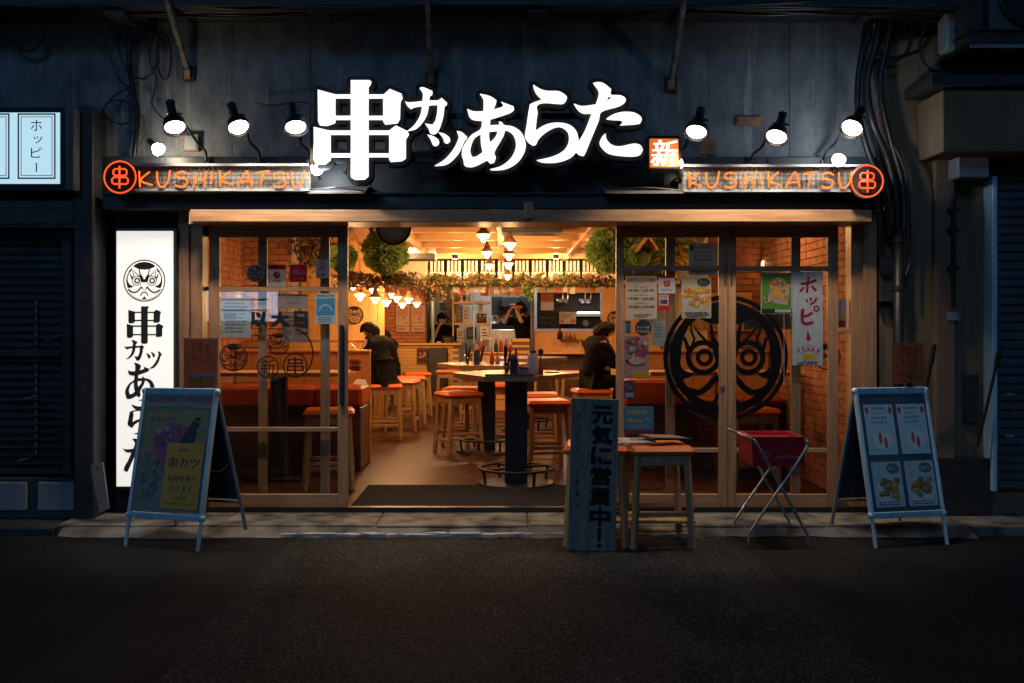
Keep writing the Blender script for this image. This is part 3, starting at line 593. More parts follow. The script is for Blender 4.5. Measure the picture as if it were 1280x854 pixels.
for lab, x0, y0, x1, y1 in (('left slanting steel strut between the overhang and the wall', 206, -8, 236, 92), ('middle slanting steel strut above the big lettering', 534, -8, 539, 98), ('right slanting steel strut above the square sign', 857, -8, 838, 105)):
    a = P(x0, y0, -.55); b = P(x1, y1, -.02); o = T('steel_strut', b, lab, 'strut', 'slanting steel struts')
    ob('bar', G().beam(a, b, .05, .04, .008), 'strutm', o); ob('wall_bracket', G().bx(b.x - .05, b.x + .05, -.03, -.002, b.z - .07, b.z + .06, .004), 'black2', o); ob('gusset', G().beam(b + Vector((0, -.05, .02)), b + Vector((0, -.02, -.05)), .03, .05), 'rust', o)

# ---- cables
def cable(label, pts, r=.012, m='black', grp='loose cables on the upper wall', Y=-.06):
    w_ = [tuple(P(x, y, Y - .03 * math.sin(i * 1.7 + x))) for i, (x, y) in enumerate(pts)]
    return ob('cable', G().tube(smooth_open(w_, 6), r, 6), m, label=label, cat='cable', group=grp, smooth=True)
def loopc(label, cx, cy, rx, ry, turns=3, r=.009, Y=-.09, grp='cable coils'):
    pts = []
    for i in range(turns * 14 + 1):
        t = i / 14 * 2 * PI; k = 1 + .07 * math.sin(i * .9); pts.append(P(cx + rx * k * math.cos(t), cy + ry * k * math.sin(t), Y - .012 * (i / 14)))
    ob('cable_coil', G().tube(pts, r, 6), 'black', label=label, cat='cable coil', group=grp, smooth=True)
loopc('coil of black cable hanging in the top left corner', 30, 40, 24, 24); loopc('tall coil of black cable hanging left of the first strut', 174, 57, 26, 42)
cable('thick cable bundle dropping past the tall coil to the left neon', [(158, 0), (163, 30), (162, 80), (168, 120), (172, 150), (168, 190), (165, 215)], .022)
cable('thin cable from the top left sagging towards the tall coil', [(98, -5), (118, 20), (135, 60), (146, 95), (160, 108), (172, 105)], .007)
cable('thin cable branching down to the left sign box', [(162, 110), (145, 118), (130, 135), (124, 148)], .007)
cable('cable strung along under the overhang from the left edge', [(-20, 12), (60, 15), (160, 10), (260, 14), (330, 18)], .014)
cable('cable strung along under the overhang at centre', [(260, 12), (340, 20), (420, 14), (540, 22), (700, 12), (860, 18)], .010)
for i in range(8):
    rr_ = random.Random(40 + i); y0_ = 4 + i * 2.2; cable(['first', 'second', 'third', 'fourth', 'fifth', 'sixth', 'seventh', 'eighth'][i] + ' dark cable from the top in the bundle slung under the overhang', [(-30 + k * 110, y0_ + rr_.uniform(-4, 6)) for k in range(13)], rr_.uniform(.008, .02), grp='cables slung under the overhang', Y=-.42 + .03 * i)
loopc('small coil of cable high beside the tall coil', 205, 70, 9, 30, 2); loopc('loose loop of cable left of the rusty junction box', 150, 140, 20, 15, 2, .007)
cable('thin wire zigzagging down to the first gooseneck lamp', [(190, 0), (196, 30), (186, 70), (196, 100), (190, 130), (206, 150)], .006)
cable('pale looping wire right of the cable bundle', [(176, 145), (181, 152), (180, 172), (172, 190)], .006, 'rust')
cable('thin cable running from the middle strut to the big lettering', [(318, 128), (340, 132), (380, 128), (400, 140)], .006)
for i, (lab, r_, pts) in enumerate([('leftmost black cable of the thick bundle at the right corner', .026, [(1092, -5), (1086, 40), (1075, 80), (1072, 130), (1082, 180), (1104, 240), (1112, 300)]),
        ('second black cable of the bundle at the right corner', .030, [(1104, -5), (1096, 50), (1084, 100), (1090, 150), (1110, 200), (1122, 260), (1120, 300)]),
        ('third black cable of the bundle, bowed to the right', .022, [(1120, -5), (1108, 60), (1100, 110), (1112, 170), (1128, 230), (1130, 290)]),
        ('cable crossing from the bundle to the right pipe', .016, [(1096, 70), (1120, 72), (1150, 62), (1168, 40), (1185, 30)]),
        ('sagging cable beside the right bundle', .014, [(1130, -5), (1140, 40), (1130, 70), (1108, 80)]),
        ('thin cable hanging right of the bundle down to the meter box', .010, [(1116, 180), (1130, 210), (1136, 250), (1138, 320), (1132, 345)]),
        ('twisted cable at the top of the right bundle', .018, [(1080, -5), (1100, 25), (1088, 50), (1106, 75), (1094, 100)]),
        ('stiff cable going up beside the grey pipe', .013, [(1160, -5), (1156, 30), (1150, 60), (1160, 85), (1180, 90)])]):
    cable(lab, pts, r_, grp='black cable bundle at the right corner', Y=-.14 - .02 * (i % 3))

# ================================================================== WHITE VERTICAL LIGHT BOX
a, b = P(146, 608, -.12), P(216, 289, -.12)
lb = T('light_box_sign', ((a.x + b.x) / 2, -.1, a.z), 'tall white vertical light box with mask emblem and black brush characters', 'sign')
ob('case', G().bx(a.x - .03, b.x + .03, -.10, -.002, a.z - .03, b.z + .03, .006), 'black', lb)
ob('lit_face', G().bx(a.x, b.x, -.13, -.101, a.z, b.z, .003), 'boxwhite', lb)
sh = Sheet((0, -.13, 0)); ik = flat(INK); cx = P(181, 0, -.12).x
mask_logo(sh, cx, PZ(351, -.12), .172, ik, 20, 'emblem')
def v2(px, py): return (PX(px, -.12), PZ(py, -.12))
def small(body, px, py, wpx, hpx, bold=.03): s_ = F / (-.12 - CY); sh.text(ik, body, *v2(px, py), wpx / s_, hpx / s_, bold=bold)
for gi, x0, y0, x1, y1 in ((0, 159, 383, 205, 430), (1, 156, 425, 181, 451), (2, 183, 439, 203, 461), (3, 157, 453, 194, 501), (4, 160, 505, 193, 543), (5, 154, 548, 196, 590)):
    st = glyphs[gi]; rr = [[smooth_closed(r_) if st[1] else r_ for r_ in [o_] + hs] for o_, hs in st[2]]; al = [p for q_ in rr for r_ in q_ for p in r_]
    ax0, ax1, ay0, ay1 = min(p[0] for p in al), max(p[0] for p in al), min(p[1] for p in al), max(p[1] for p in al)
    for rings in rr:
        mp_ = [[v2(x0 + (p[0] - ax0) / (ax1 - ax0) * (x1 - x0), y0 + (p[1] - ay0) / (ay1 - ay0) * (y1 - y0)) for p in r_] for r_ in rings]
        sh.faces(ik, 'lettering', [p for r_ in mp_ for p in r_], [tuple(t) for t in tessellate_polygon([[Vector((p[0], p[1], 0)) for p in r_] for r_ in mp_])])
sh.build(lb)

# ================================================================== LEFT NEIGHBOUR
BX('neighbour_wall_left', -9, PX(128, 0), -.05, .3, -.1, Z0, 'black2', kind='structure')
YN = -.42
a, b = P(-60, 238, YN), P(93, 133, YN)
ns = T('neighbour_light_box', ((a.x + b.x) / 2, YN, a.z), 'cool white light box sign with framed black katakana at the left edge', 'sign')
ob('case', G().bx(a.x, b.x, YN, -.06, a.z, b.z, .008), 'shutter', ns); g = G()
ob('lit_face', G().bx(a.x, b.x - .10, YN - .006, YN + .01, a.z + .05, b.z - .05, .002), 'boxcyan', ns)
sh = Sheet((0, YN - .006, 0)); s_ = F / (YN - CY); dk = flat((.01, .02, .04)); rd = flat((.35, .08, .15))
sh.frame(dk, a.x, a.z + .015, b.x - .075, b.z - .015, .035, 'border')
for x0, x1 in ((-34, 12.5), (22.5, 70)):
    p, q = P(x0, 224, YN), P(x1, 142, YN); sh.frame(dk, p.x, p.z, q.x, q.z, .012, 'border'); sh.frame(rd, p.x + .025, p.z + .025, q.x - .025, q.z - .025, .006, 'inner_border')
for ch, y, h in (('ホ', 157, 14), ('ッ', 175, 9), ('ピ', 191, 13)): sh.text(dk, ch, PX(46 if ch != 'ッ' else 48, YN), PZ(y, YN), 14 / s_ * (.75 if ch == 'ッ' else 1), h / s_, bold=.01)
sh.rect(dk, PX(46, YN) - .005, PZ(215, YN), PX(46, YN) + .005, PZ(204, YN), 'lettering'); sh.build(ns)
a, b = P(-60, 281, -.3), P(93, 250, -.3)
ac = T('shutter_box', ((a.x + b.x) / 2, -.3, a.z), 'dark grey box with a faint maker name under the cool light box', 'shutter box')
ob('housing', G().bx(a.x, b.x, -.30, -.052, a.z, b.z, .01), 'dgrey', ac)
sh = Sheet((0, -.30, 0)); sh.text(flat((.012, .012, .014)), 'TOSHIBA', PX(73, -.3), PZ(264, -.3), 31 / 156, 6 / 156, bold=.02); sh.build(ac); ob('lip', G().bx(a.x, b.x + .02, -.33, -.301, a.z - .03, a.z - .004, .004), 'black2', ac)
a = P(93, 640, -.3); b = P(118, 134, -.3)
ob('wooden_pillar', G().bx(a.x, b.x, -.32, -.052, -.05, b.z, .01), 'black2', label='dark brown timber pillar between the louvred window and the white light box', cat='pillar')
a, b = P(7, 592, -.12), P(92, 290, -.12)
lw = T('louvred_window', ((a.x + b.x) / 2, -.12, a.z), 'dark louvred window of the closed shop at the left', 'window')
x0, x1, z0, z1 = a.x - .6, b.x, a.z, b.z
for n_, q in (('frame_side', (x0, x0 + .06, z0, z1)), ('frame_side', (x1 - .08, x1, z0, z1)), ('frame_head', (x0 + .061, x1 - .081, z1 - .05, z1)), ('frame_sill', (x0 + .061, x1 - .081, z0, z0 + .05)), ('transom', (x0 + .061, x1 - .081, (z0 + z1) / 2 - .03, (z0 + z1) / 2 + .03))): ob(n_, G().bx(q[0], q[1], -.16, -.052, q[2], q[3], .004), 'black2', lw)
ob('back_panel', G().bx(x0 + .06, x1 - .08, -.07, -.053, z0, z1), 'dgrey', lw)
slat = G().bx(x0 + .07, x1 - .09, -.15, -.12, -.004, .004).mesh('slat'); slat.materials.append(M['dgrey'])
for i in range(29):
    z = z0 + .09 + i * (z1 - z0 - .17) / 28
    if abs(z - (z0 + z1) / 2) < .035: continue
    s1 = bpy.data.objects.new('slat', slat.copy()); COL.objects.link(s1); s1.parent = lw; s1.data.transform(Matrix.Translation(Vector((0, 0, z)) - lw.location))
for x, zz in ((PX(45, -.1), (.3, .72)), (PX(45, -.1), (.05, .38)), (PX(80, -.1), (.55, .7))): ob('pipe', G().tube(smooth_open([(x - .15, -.09, z0 + (z1 - z0) * zz[0]), (x - .02, -.09, z0 + (z1 - z0) * (zz[0] + .02)), (x, -.09, z0 + (z1 - z0) * (zz[0] + .06)), (x, -.09, z0 + (z1 - z0) * zz[1])]), .012, 8), 'grey', lw, smooth=True)
a, b = P(-60, 628, -.2), P(97, 597, -.2)
pl = T('stone_plinth', ((a.x + b.x) / 2, -.2, -.05), 'grey plinth under the louvred window', 'plinth'); ob('block', G().bx(a.x, b.x, -.22, -.052, -.05, b.z, .01), 'dgrey', pl)
for x in (-10, 50): ob('block', G().bx(PX(x, -.2), PX(x + 47, -.2), -.25, -.221, .02, b.z - .03, .01), 'grey', pl)
# leaning pale board at the foot of the pillar
o = T('leaning_board', P(124, 640, -.4), 'small pale metal plate leaning against the pillar foot, left of the A-board', 'metal plate')
g = G(); f = lambda u, v: P(u, v, -.42 + (640 - v) * .0009)
g.prism([(113, 582), (128, 578), (136, 636), (124, 641)], f, lambda u, v: f(u, v) + Vector((0, .02, 0))); ob('plate', g, 'panelw', o)
q = P(124, 586, -.42); ob('hook', G().tube([q + Vector((.015 * math.cos(t), -.01, .015 * math.sin(t))) for t in [k * PI / 5 for k in range(8)]], .004), 'black', o)

# ================================================================== RIGHT NEIGHBOUR
BX('neighbour_wall_right', PX(1097, 0), 9, -.04, .3, -.05, 3.9, 'beige', kind='structure')
BX('neighbour_base', PX(1165, -.1), PX(1236, -.1), -.16, -.042, -.05, PZ(572, -.1), 'black2', kind='structure')
cb = T('concrete_canopy', P(1230, 190, -.5), 'grey concrete canopy block jutting out at the upper right', 'canopy')
a, b = P(1178, 190, -.5), P(1330, 112, -.5); ob('block', G().bx(a.x, b.x, -.5, -.042, a.z, b.z, .01), 'beige', cb)
a, b = P(1198, 222, -.3), P(1237, 196, -.3); ob('corbel', G().bx(a.x, b.x, -.3, -.042, a.z, b.z, .008), 'grey', cb)
ob('cap', G().bx(P(1160, 0, -.5).x, 5.2, -.56, -.03, PZ(108, -.5) - .005, PZ(100, -.5) + .03, .006), 'black2', cb)
a, b = P(1168, 582, -.1), P(1193, 200, -.1); ob('pilaster', G().bx(a.x, b.x, -.12, -.042, a.z, b.z, .01), 'beige', label='beige half column left of the roller shutter', cat='pilaster')
sb = T('bolt_rail', P(1192, 384, -.16), 'black vertical bolt bar with knobs fixed to the beige column', 'bolt bar')
a = P(1192, 384, -.16); b = P(1192, 243, -.16); ob('bar', G().beam(a, b, .03, .02, .003), 'black', sb); ob('tip', G().cyl(b, b + Vector((0, 0, .05)), .012, .001, 8), 'black', sb)
for y in (262, 287, 335): q = P(1192, y, -.16); ob('clasp', G().bx(q.x - .04, q.x + .04, -.175, -.121, q.z - .02, q.z + .02, .005), 'black', sb)
q = P(1192, 395, -.13); ob('plate', G().bx(q.x - .05, q.x + .05, -.13, -.1205, q.z - .04, q.z + .03, .005), 'grey', sb)
ob('vent_plate', G().bx(PX(1208, -.1), PX(1226, -.1), -.07, -.042, PZ(530, -.1), PZ(468, -.1), .005), 'black2', label='dark rectangular vent plate low on the beige wall', cat='vent')
rs = T('roller_shutter', P(1262, 615, -.1), 'blue grey roller shutter at the right edge, pulled down', 'roller shutter')
a, b = P(1243, 612, -.1), P(1330, 222, -.1)
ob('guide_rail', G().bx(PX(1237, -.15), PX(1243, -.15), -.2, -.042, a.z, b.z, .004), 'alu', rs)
z = a.z
while z < b.z: ob('slat', G().bx(a.x, b.x, -.11 - .004 * (int(z * 100) % 2), -.08, z, z + .068, .012), 'shutter', rs); z += .072
ob('shutter_back', G().bx(a.x, b.x, -.079, -.042, a.z, b.z), 'black2', rs)
for y in (493, 545): q = P(1262, y, -.115); ob('badge', G().bx(q.x - .04, q.x + .04, -.12, -.112, q.z - .012, q.z + .012, .002), 'grey', rs)
pp = T('drain_pipe', P(1123, 425, -.15), 'black drain pipe running down the beige wall right of the cedar frame', 'pipe')
a, b = P(1123, 640, -.15), P(1123, 285, -.15); ob('pipe', G().cyl((a.x, -.15, -.04), b, .042, n=16), 'black', pp, smooth=True)
for y in (300, 360, 470): q = P(1123, y, -.15); ob('pipe_clip', G().cyl(q - Vector((0, 0, .02)), q + Vector((0, 0, .02)), .05, n=16), 'black2', pp)
me_ = T('meter_box', P(1104, 375, -.1), 'dark round fronted electricity meter on the wall beside the cedar post', 'meter')
a, b = P(1098, 378, -.1), P(1115, 318, -.1); ob('box', G().bx(a.x, b.x, -.14, -.042, a.z, b.z, .008), 'black2', me_); q = P(1106, 338, -.14); ob('dial', G().cyl(q, q - Vector((0, .03, 0)), .05, .045, 20), 'black', me_); ob('conduit', G().tube([(q.x, -.1, b.z), (q.x, -.1, b.z + .3)], .014), 'black', me_)
gp = ob('vent_pipe', G().bx(PX(1183, -.3), PX(1206, -.3), -.3, -.12, PZ(62, -.3), 4.6, .02), 'grey', label='grey square vent duct at the top right', cat='duct')
fu = T('fan_unit', P(1262, 60, -.5), 'blue grey outdoor fan unit in a dark cage at the top right corner', 'fan unit')
a, b = P(1237, 38, -.5), P(1360, -60, -.5); ob('housing', G().bx(a.x, b.x, -.5, -.1, a.z, b.z, .01), 'shutter', fu); q = P(1292, -8, -.5)
ob('fan_ring', G().tube([q + Vector((.27 * math.cos(t * PI / 12), -.01, .27 * math.sin(t * PI / 12))) for t in range(24)], .018, 8, True), 'black', fu); ob('fan_disc', G().cyl(q, q - Vector((0, .006, 0)), .26, n=28), 'blackm', fu)
a, b = P(1208, 60, -.5), P(1360, 40, -.5); ob('cage_rail', G().bx(a.x, b.x, -.55, -.1, a.z, b.z - .02, .004), 'black2', fu); ob('cage_post', G().bx(a.x, a.x + .12, -.52, -.1, b.z, 4.6, .004), 'black2', fu); ob('grip', G().bx(a.x, b.x, -.58, -.551, a.z - .02, a.z + .004), 'grey', fu)
hk = P(1192, 45, -.32); ob('hook', G().tube(smooth_open([tuple(hk + Vector(v)) for v in ((.0, 0, .05), (.03, -.02, .06), (.05, -.03, .03), (.03, -.02, -.01), (0, 0, -.04))]), .01), 'black', label='small black cable hook on the grey vent duct', cat='hook')
for lab, x0, y0, x1, y1, Y in (('short black umbrella handle behind the menu card of the right A-board', 1168, 432, 1154, 478, -.3), ('long black bar leaning by the roller shutter', 1251, 433, 1222, 528, -.3)):
    a, b = P(x0, y0, Y), P(x1, y1 + 30, Y + .1); o = T('leaning_bar', b, lab, 'bar', 'black leaning bars'); ob('shaft', G().beam(b, a, .022, .022, .004), 'black', o); ob('grip', G().beam(a - (a - b).normalized() * .15, a + Vector((0, 0, .01)), .032, .032, .006), 'blackm', o)

# ================================================================== A-BOARDS
def lines_(sh, m, x0, y0, x1, y1, n, seed): sh.lines(m, x0, y0, x1, y1, n, seed)
def aboard(label, fl, frt, rl, top_h, draw, tw=.60):
    """fl, frt: front feet; rl: back left foot (world). The board leans between them."""
    fl, frt, rl = Vector(fl), Vector(frt), Vector(rl); ux = (frt - fl).normalized(); W = (frt - fl).length; ny = Vector((-ux.y, ux.x, 0)); depth = (rl - fl).dot(ny)
    base = (fl + frt) / 2 + ny * depth / 2; t = T('a_board', base, label, 'a-board', 'folding a-board signs')
    apex = ny * depth * .5 + Vector((0, 0, top_h))
    def pt(u, k, off=0): n_ = (ux.cross(apex - Vector((0, 0, 0))).normalized()); b0 = fl + ux * (u * W); tt = b0 + apex; return b0 + (tt - b0) * k + ux * 0 - n_ * 0 + off * Vector((-ny.x, -ny.y, .45)).normalized()
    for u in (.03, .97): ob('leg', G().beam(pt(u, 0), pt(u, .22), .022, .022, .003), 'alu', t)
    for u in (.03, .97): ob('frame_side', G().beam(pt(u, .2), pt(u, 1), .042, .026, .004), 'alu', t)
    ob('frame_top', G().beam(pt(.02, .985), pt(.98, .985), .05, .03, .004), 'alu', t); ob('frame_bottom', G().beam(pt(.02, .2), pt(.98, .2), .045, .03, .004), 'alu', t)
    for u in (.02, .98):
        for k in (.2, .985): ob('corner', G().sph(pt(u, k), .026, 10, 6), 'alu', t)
    # back leaf
    bl = rl; back = lambda u, k: bl + ux * (u * W) + (fl + ux * (u * W) + apex - bl - ux * (u * W)) * k
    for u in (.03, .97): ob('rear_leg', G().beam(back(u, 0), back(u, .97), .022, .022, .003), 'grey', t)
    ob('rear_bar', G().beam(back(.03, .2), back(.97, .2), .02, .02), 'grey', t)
    g = G(); A, B, C_, D_ = back(.04, .22), back(.96, .22), back(.96, .94), back(.04, .94); v = [g.bm.verts.new(x) for x in (A, B, C_, D_)] + [g.bm.verts.new(x + Vector((0, .006, 0))) for x in (A, B, C_, D_)]
    for f in ((0, 1, 2, 3), (7, 6, 5, 4), (0, 4, 5, 1), (1, 5, 6, 2), (2, 6, 7, 3), (3, 7, 4, 0)): g.bm.faces.new([v[i] for i in f])
    ob('rear_panel', g, 'dgrey', t)
    ob('chain', G().tube(smooth_open([tuple(x) for x in (pt(.98, .5), (pt(.98, .5) + back(.97, .5)) / 2 - Vector((0, 0, .05)), back(.97, .5))]), .003, 4), 'black', t)
    # board: panel, print, clear cover
    o = pt(.06, .225); U = ux; V = (pt(.06, .97) - o); H = V.length; V.normalize(); N = U.cross(V).normalized(); N = N if N.y < 0 else -N; w_ = W * .88
    g = G(); v = [g.bm.verts.new(o + U * a_ + V * b_ + N * c_) for c_ in (-.006, .004) for a_, b_ in ((0, 0), (w_, 0), (w_, H), (0, H))]
    for f in ((3, 2, 1, 0), (4, 5, 6, 7), (0, 1, 5, 4), (1, 2, 6, 5), (2, 3, 7, 6), (3, 0, 4, 7)): g.bm.faces.new([v[i] for i in f])
    ob('panel', g, 'dgrey', t); sh = Sheet(o + N * .004, U, V, N); draw(sh, w_, H); sh.build(t)
    g = G(); v = [g.bm.verts.new(o + U * a_ + V * b_ + N * c_) for c_ in (sh.d + .006, sh.d + .008) for a_, b_ in ((0, 0), (w_, 0), (w_, H), (0, H))]
    for f in ((3, 2, 1, 0), (4, 5, 6, 7), (0, 1, 5, 4), (1, 2, 6, 5), (2, 3, 7, 6), (3, 0, 4, 7)): g.bm.faces.new([v[i] for i in f])
    ob('clear_cover', g, 'acrylic', t)
    return t, pt
def draw_left(sh, w_, h):
    dk = flat((0.03, 0.02, 0.03)); sh.rect(flat((0.27, 0.26, 0.22)), 0, 0, w_, h); sh.rect(flat((0.34, 0.26, 0.12)), .02 * w_, .3 * h, .98 * w_, .88 * h)
    sh.frame(flat((0.05, 0.15, 0.17)), .02 * w_, .02 * h, .98 * w_, .88 * h, .006)
    sh.text(flat((0.27, 0.05, 0.10)), 'AKADAMA', .24 * w_, .945 * h, .42 * w_, .06 * h, bold=.03); sh.text(flat((0.27, 0.05, 0.10)), 'PUNCH', .81 * w_, .945 * h, .36 * w_, .06 * h, bold=.03)
    sh.disc(flat((0.34, 0.17, 0.24)), .53 * w_, .94 * h, .03, .035); sh.ribbon(flat((0.05, 0.17, 0.19)), [(.03 * w_, .86 * h), (.35 * w_, .885 * h), (.5 * w_, .84 * h), (.65 * w_, .885 * h), (.97 * w_, .86 * h)], .008)
    sh.text(dk, '赤玉パンチ', .3 * w_, .78 * h, .4 * w_, .035 * h)
    sh.poly(flat((0.37, 0.09, 0.20)), [(.18 * w_, .62 * h), (.42 * w_, .76 * h), (.7 * w_, .72 * h), (.6 * w_, .5 * h), (.42 * w_, .3 * h), (.28 * w_, .4 * h)], 'picture')
    sh.food(.2 * w_, .56 * h, .62 * w_, .74 * h, [(.25, .06, .14), (.35, .3, .42), (.15, .04, .1)], 26, 4, .08, .18)
    sh.poly(flat((0.01, 0.03, 0.03)), [(.55 * w_, .55 * h), (.78 * w_, .8 * h), (.86 * w_, .8 * h), (.8 * w_, .6 * h), (.7 * w_, .5 * h)], 'picture'); sh.food(.76 * w_, .66 * h, .97 * w_, .86 * h, [(.2, .28, .32), (.1, .16, .2)], 10, 9)
    sh.food(.06 * w_, .08 * h, .38 * w_, .5 * h, [(.10, .14, .10), (.18, .18, .10), (.08, .13, .15), (.25, .24, .2)], 46, 5, .05, .14)
    x0, x1, y0, y1 = .42 * w_, .97 * w_, .03 * h, .58 * h; sh.rect(flat((0.78, 0.36, 0.03)), x0, y0, x1, y1, 'yellow_notice'); c = (x0 + x1) / 2
    for s_, y, ww, hh in (('美味い', .52, .20, .035), ('串カツ', .415, .46, .095), ('お持ち帰り', .285, .42, .055), ('できます', .20, .36, .055), ('一部の商品', .125, .2, .025), ('持ち帰りメニュー有', .075, .42, .025)): sh.text(dk, s_, c, y * h, ww * w_, hh * h, bold=.03)
    sh.ribbon(dk, [(x0 + .03, .5 * h), (x0 + .02, .545 * h)], .003); sh.ribbon(dk, [(x1 - .03, .5 * h), (x1 - .02, .545 * h)], .003); sh.ribbon(dk, [(x0 + .02, .243 * h), (x1 - .02, .243 * h)], .002); sh.ribbon(dk, [(x0 + .02, .155 * h), (x1 - .02, .155 * h)], .002)
def draw_right(sh, w_, h):
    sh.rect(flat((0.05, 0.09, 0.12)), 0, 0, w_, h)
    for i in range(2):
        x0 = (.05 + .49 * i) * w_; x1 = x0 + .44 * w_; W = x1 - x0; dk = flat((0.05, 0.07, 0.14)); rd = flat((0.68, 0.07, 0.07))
        y0, y1 = .47 * h, .90 * h; sh.rect(flat((0.50, 0.72, 0.80)), x0, y0, x1, y1, 'menu_sheet')  # sheet colours carry the blue cast of the street light
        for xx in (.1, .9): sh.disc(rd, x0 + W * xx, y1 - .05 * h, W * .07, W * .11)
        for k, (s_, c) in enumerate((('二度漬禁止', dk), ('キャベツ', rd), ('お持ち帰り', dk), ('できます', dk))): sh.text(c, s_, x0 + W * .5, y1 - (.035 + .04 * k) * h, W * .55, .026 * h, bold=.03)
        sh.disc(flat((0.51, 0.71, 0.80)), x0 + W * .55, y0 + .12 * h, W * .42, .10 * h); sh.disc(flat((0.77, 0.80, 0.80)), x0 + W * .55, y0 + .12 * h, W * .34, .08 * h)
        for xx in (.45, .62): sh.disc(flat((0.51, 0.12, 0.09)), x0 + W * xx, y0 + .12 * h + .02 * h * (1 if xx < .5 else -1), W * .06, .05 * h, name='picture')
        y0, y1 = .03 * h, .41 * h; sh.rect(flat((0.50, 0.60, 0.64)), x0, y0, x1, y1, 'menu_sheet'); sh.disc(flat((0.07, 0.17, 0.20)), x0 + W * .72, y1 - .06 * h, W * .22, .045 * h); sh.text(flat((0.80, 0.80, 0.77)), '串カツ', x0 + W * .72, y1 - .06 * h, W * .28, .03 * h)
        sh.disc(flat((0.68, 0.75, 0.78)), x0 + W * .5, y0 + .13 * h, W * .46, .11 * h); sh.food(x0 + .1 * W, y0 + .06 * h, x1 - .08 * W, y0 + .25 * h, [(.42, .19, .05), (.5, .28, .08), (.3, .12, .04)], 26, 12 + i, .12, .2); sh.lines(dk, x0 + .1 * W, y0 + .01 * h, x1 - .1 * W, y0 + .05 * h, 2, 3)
def gp_(px, py, z): D = (CZ - z) * F / (py - 409); return Vector(((px - 628) * D / F, D + CY, z))
THIN[0] = 0
bL, ptL = aboard('left A-board with drink poster and yellow takeaway notice', gp_(154, 683, -.104), gp_(250, 690, -.1), gp_(218, 656, -.03) + Vector((0, 0, -.0)), 1.14, draw_left)
bR, ptR = aboard('right A-board with four menu sheets coloured with a blue light cast', gp_(1092, 686, -.104), gp_(1187, 681, -.104), gp_(1036, 660, -.06), 1.14, draw_right)
THIN[0] = .5
def card(label, x0, y0, x1, y1, Y, beer):
    def d(sh, W, H):
        dk = flat((.03, .02, .02))
        for i, xx in enumerate((.3, .5, .72)): sh.vtext(dk, '生ビール', W * xx, H * (.95 - .03 * i), .034, bold=.02)
        if beer:
            for s_ in (-1, 1):
                cx_ = W * (.5 + .17 * s_); sh.poly(flat((.5, .25, .02)), [(cx_ - .03, .04 * H), (cx_ + .03, .04 * H), (cx_ + .04, .22 * H), (cx_ - .04, .22 * H)], 'picture')
                for k in range(4): sh.disc(flat((.6, .62, .65)), cx_ - .035 + .023 * k, .25 * H, .018, name='foam')
                sh.frame(dk, cx_ - .045, .03 * H, cx_ + .045, .24 * H, .004)
        else: sh.food(.1 * W, .02 * H, .9 * W, .3 * H, [(.3, .08, .03), (.25, .12, .06)], 12, 3)
    t = poster('menu_card', label, 'menu card', x0, y0, x1, y1, Y, (.60, .24, .09), d, 'orange menu cards above the a-boards', .004)
    a = P(x0, y1, Y - .006); b = P(x1, y0, Y - .006); ob('acrylic_sleeve', G().bx(a.x - .008, b.x + .008, Y - .012, Y - .009, a.z - .004, b.z + .008), 'acrylic', t)
    ob('clip', G().bx((a.x + b.x) / 2 - .02, (a.x + b.x) / 2 + .02, Y - .02, Y + .02, a.z - .02, a.z + .01, .003), 'black', t)
card('orange menu card with beer mugs standing on the left A-board', 230, 423, 272, 486, -.84, True)
card('brown menu card standing on the right A-board', 1118, 429, 1154, 480, -.70, False)

# ================================================================== STOOLS
def make_stool():
    t = T('wooden_stool', (0, 0, 0), 'stool', 'stool', 'wooden stools with orange vinyl cushions'); w_, h = .21, .66
    g = G().bx(-.235, .235, -.235, .235, .675, .735, .028)
    for v in g.bm.verts:
        if v.co.z > .7: v.co.z += .012 * (1 - (max(abs(v.co.x), abs(v.co.y)) / .235) ** 2)
    ob('cushion', g, 'orange', t, smooth=False)
    for sx in (-1, 1):
        for sy in (-1, 1): ob('leg', G().beam((sx * .215, sy * .215, 0), (sx * .18, sy * .18, .67), .042, .042, .004), 'stoolw', t)
    for sx in (-1, 1):
        ob('seat_rail', G().bx(sx * .18 - .014, sx * .18 + .014, -.158, .158, .60, .672, .003), 'stoolw', t); ob('seat_rail', G().bx(-.158, .158, sx * .18 - .014, sx * .18 + .014, .60, .672, .003), 'stoolw', t)
        ob('stretcher', G().bx(sx * .205 - .012, sx * .205 + .012, -.182, .182, .15, .19, .003), 'stoolw', t)
    ob('stretcher', G().bx(-.185, .185, -.02, .02, .155, .187, .003), 'stoolw', t); ob('stretcher', G().bx(-.176, .176, -.212, -.188, .23, .265, .003), 'stoolw', t); ob('stretcher', G().bx(-.176, .176, .188, .212, .23, .265, .003), 'stoolw', t)
    return t
ST = make_stool()
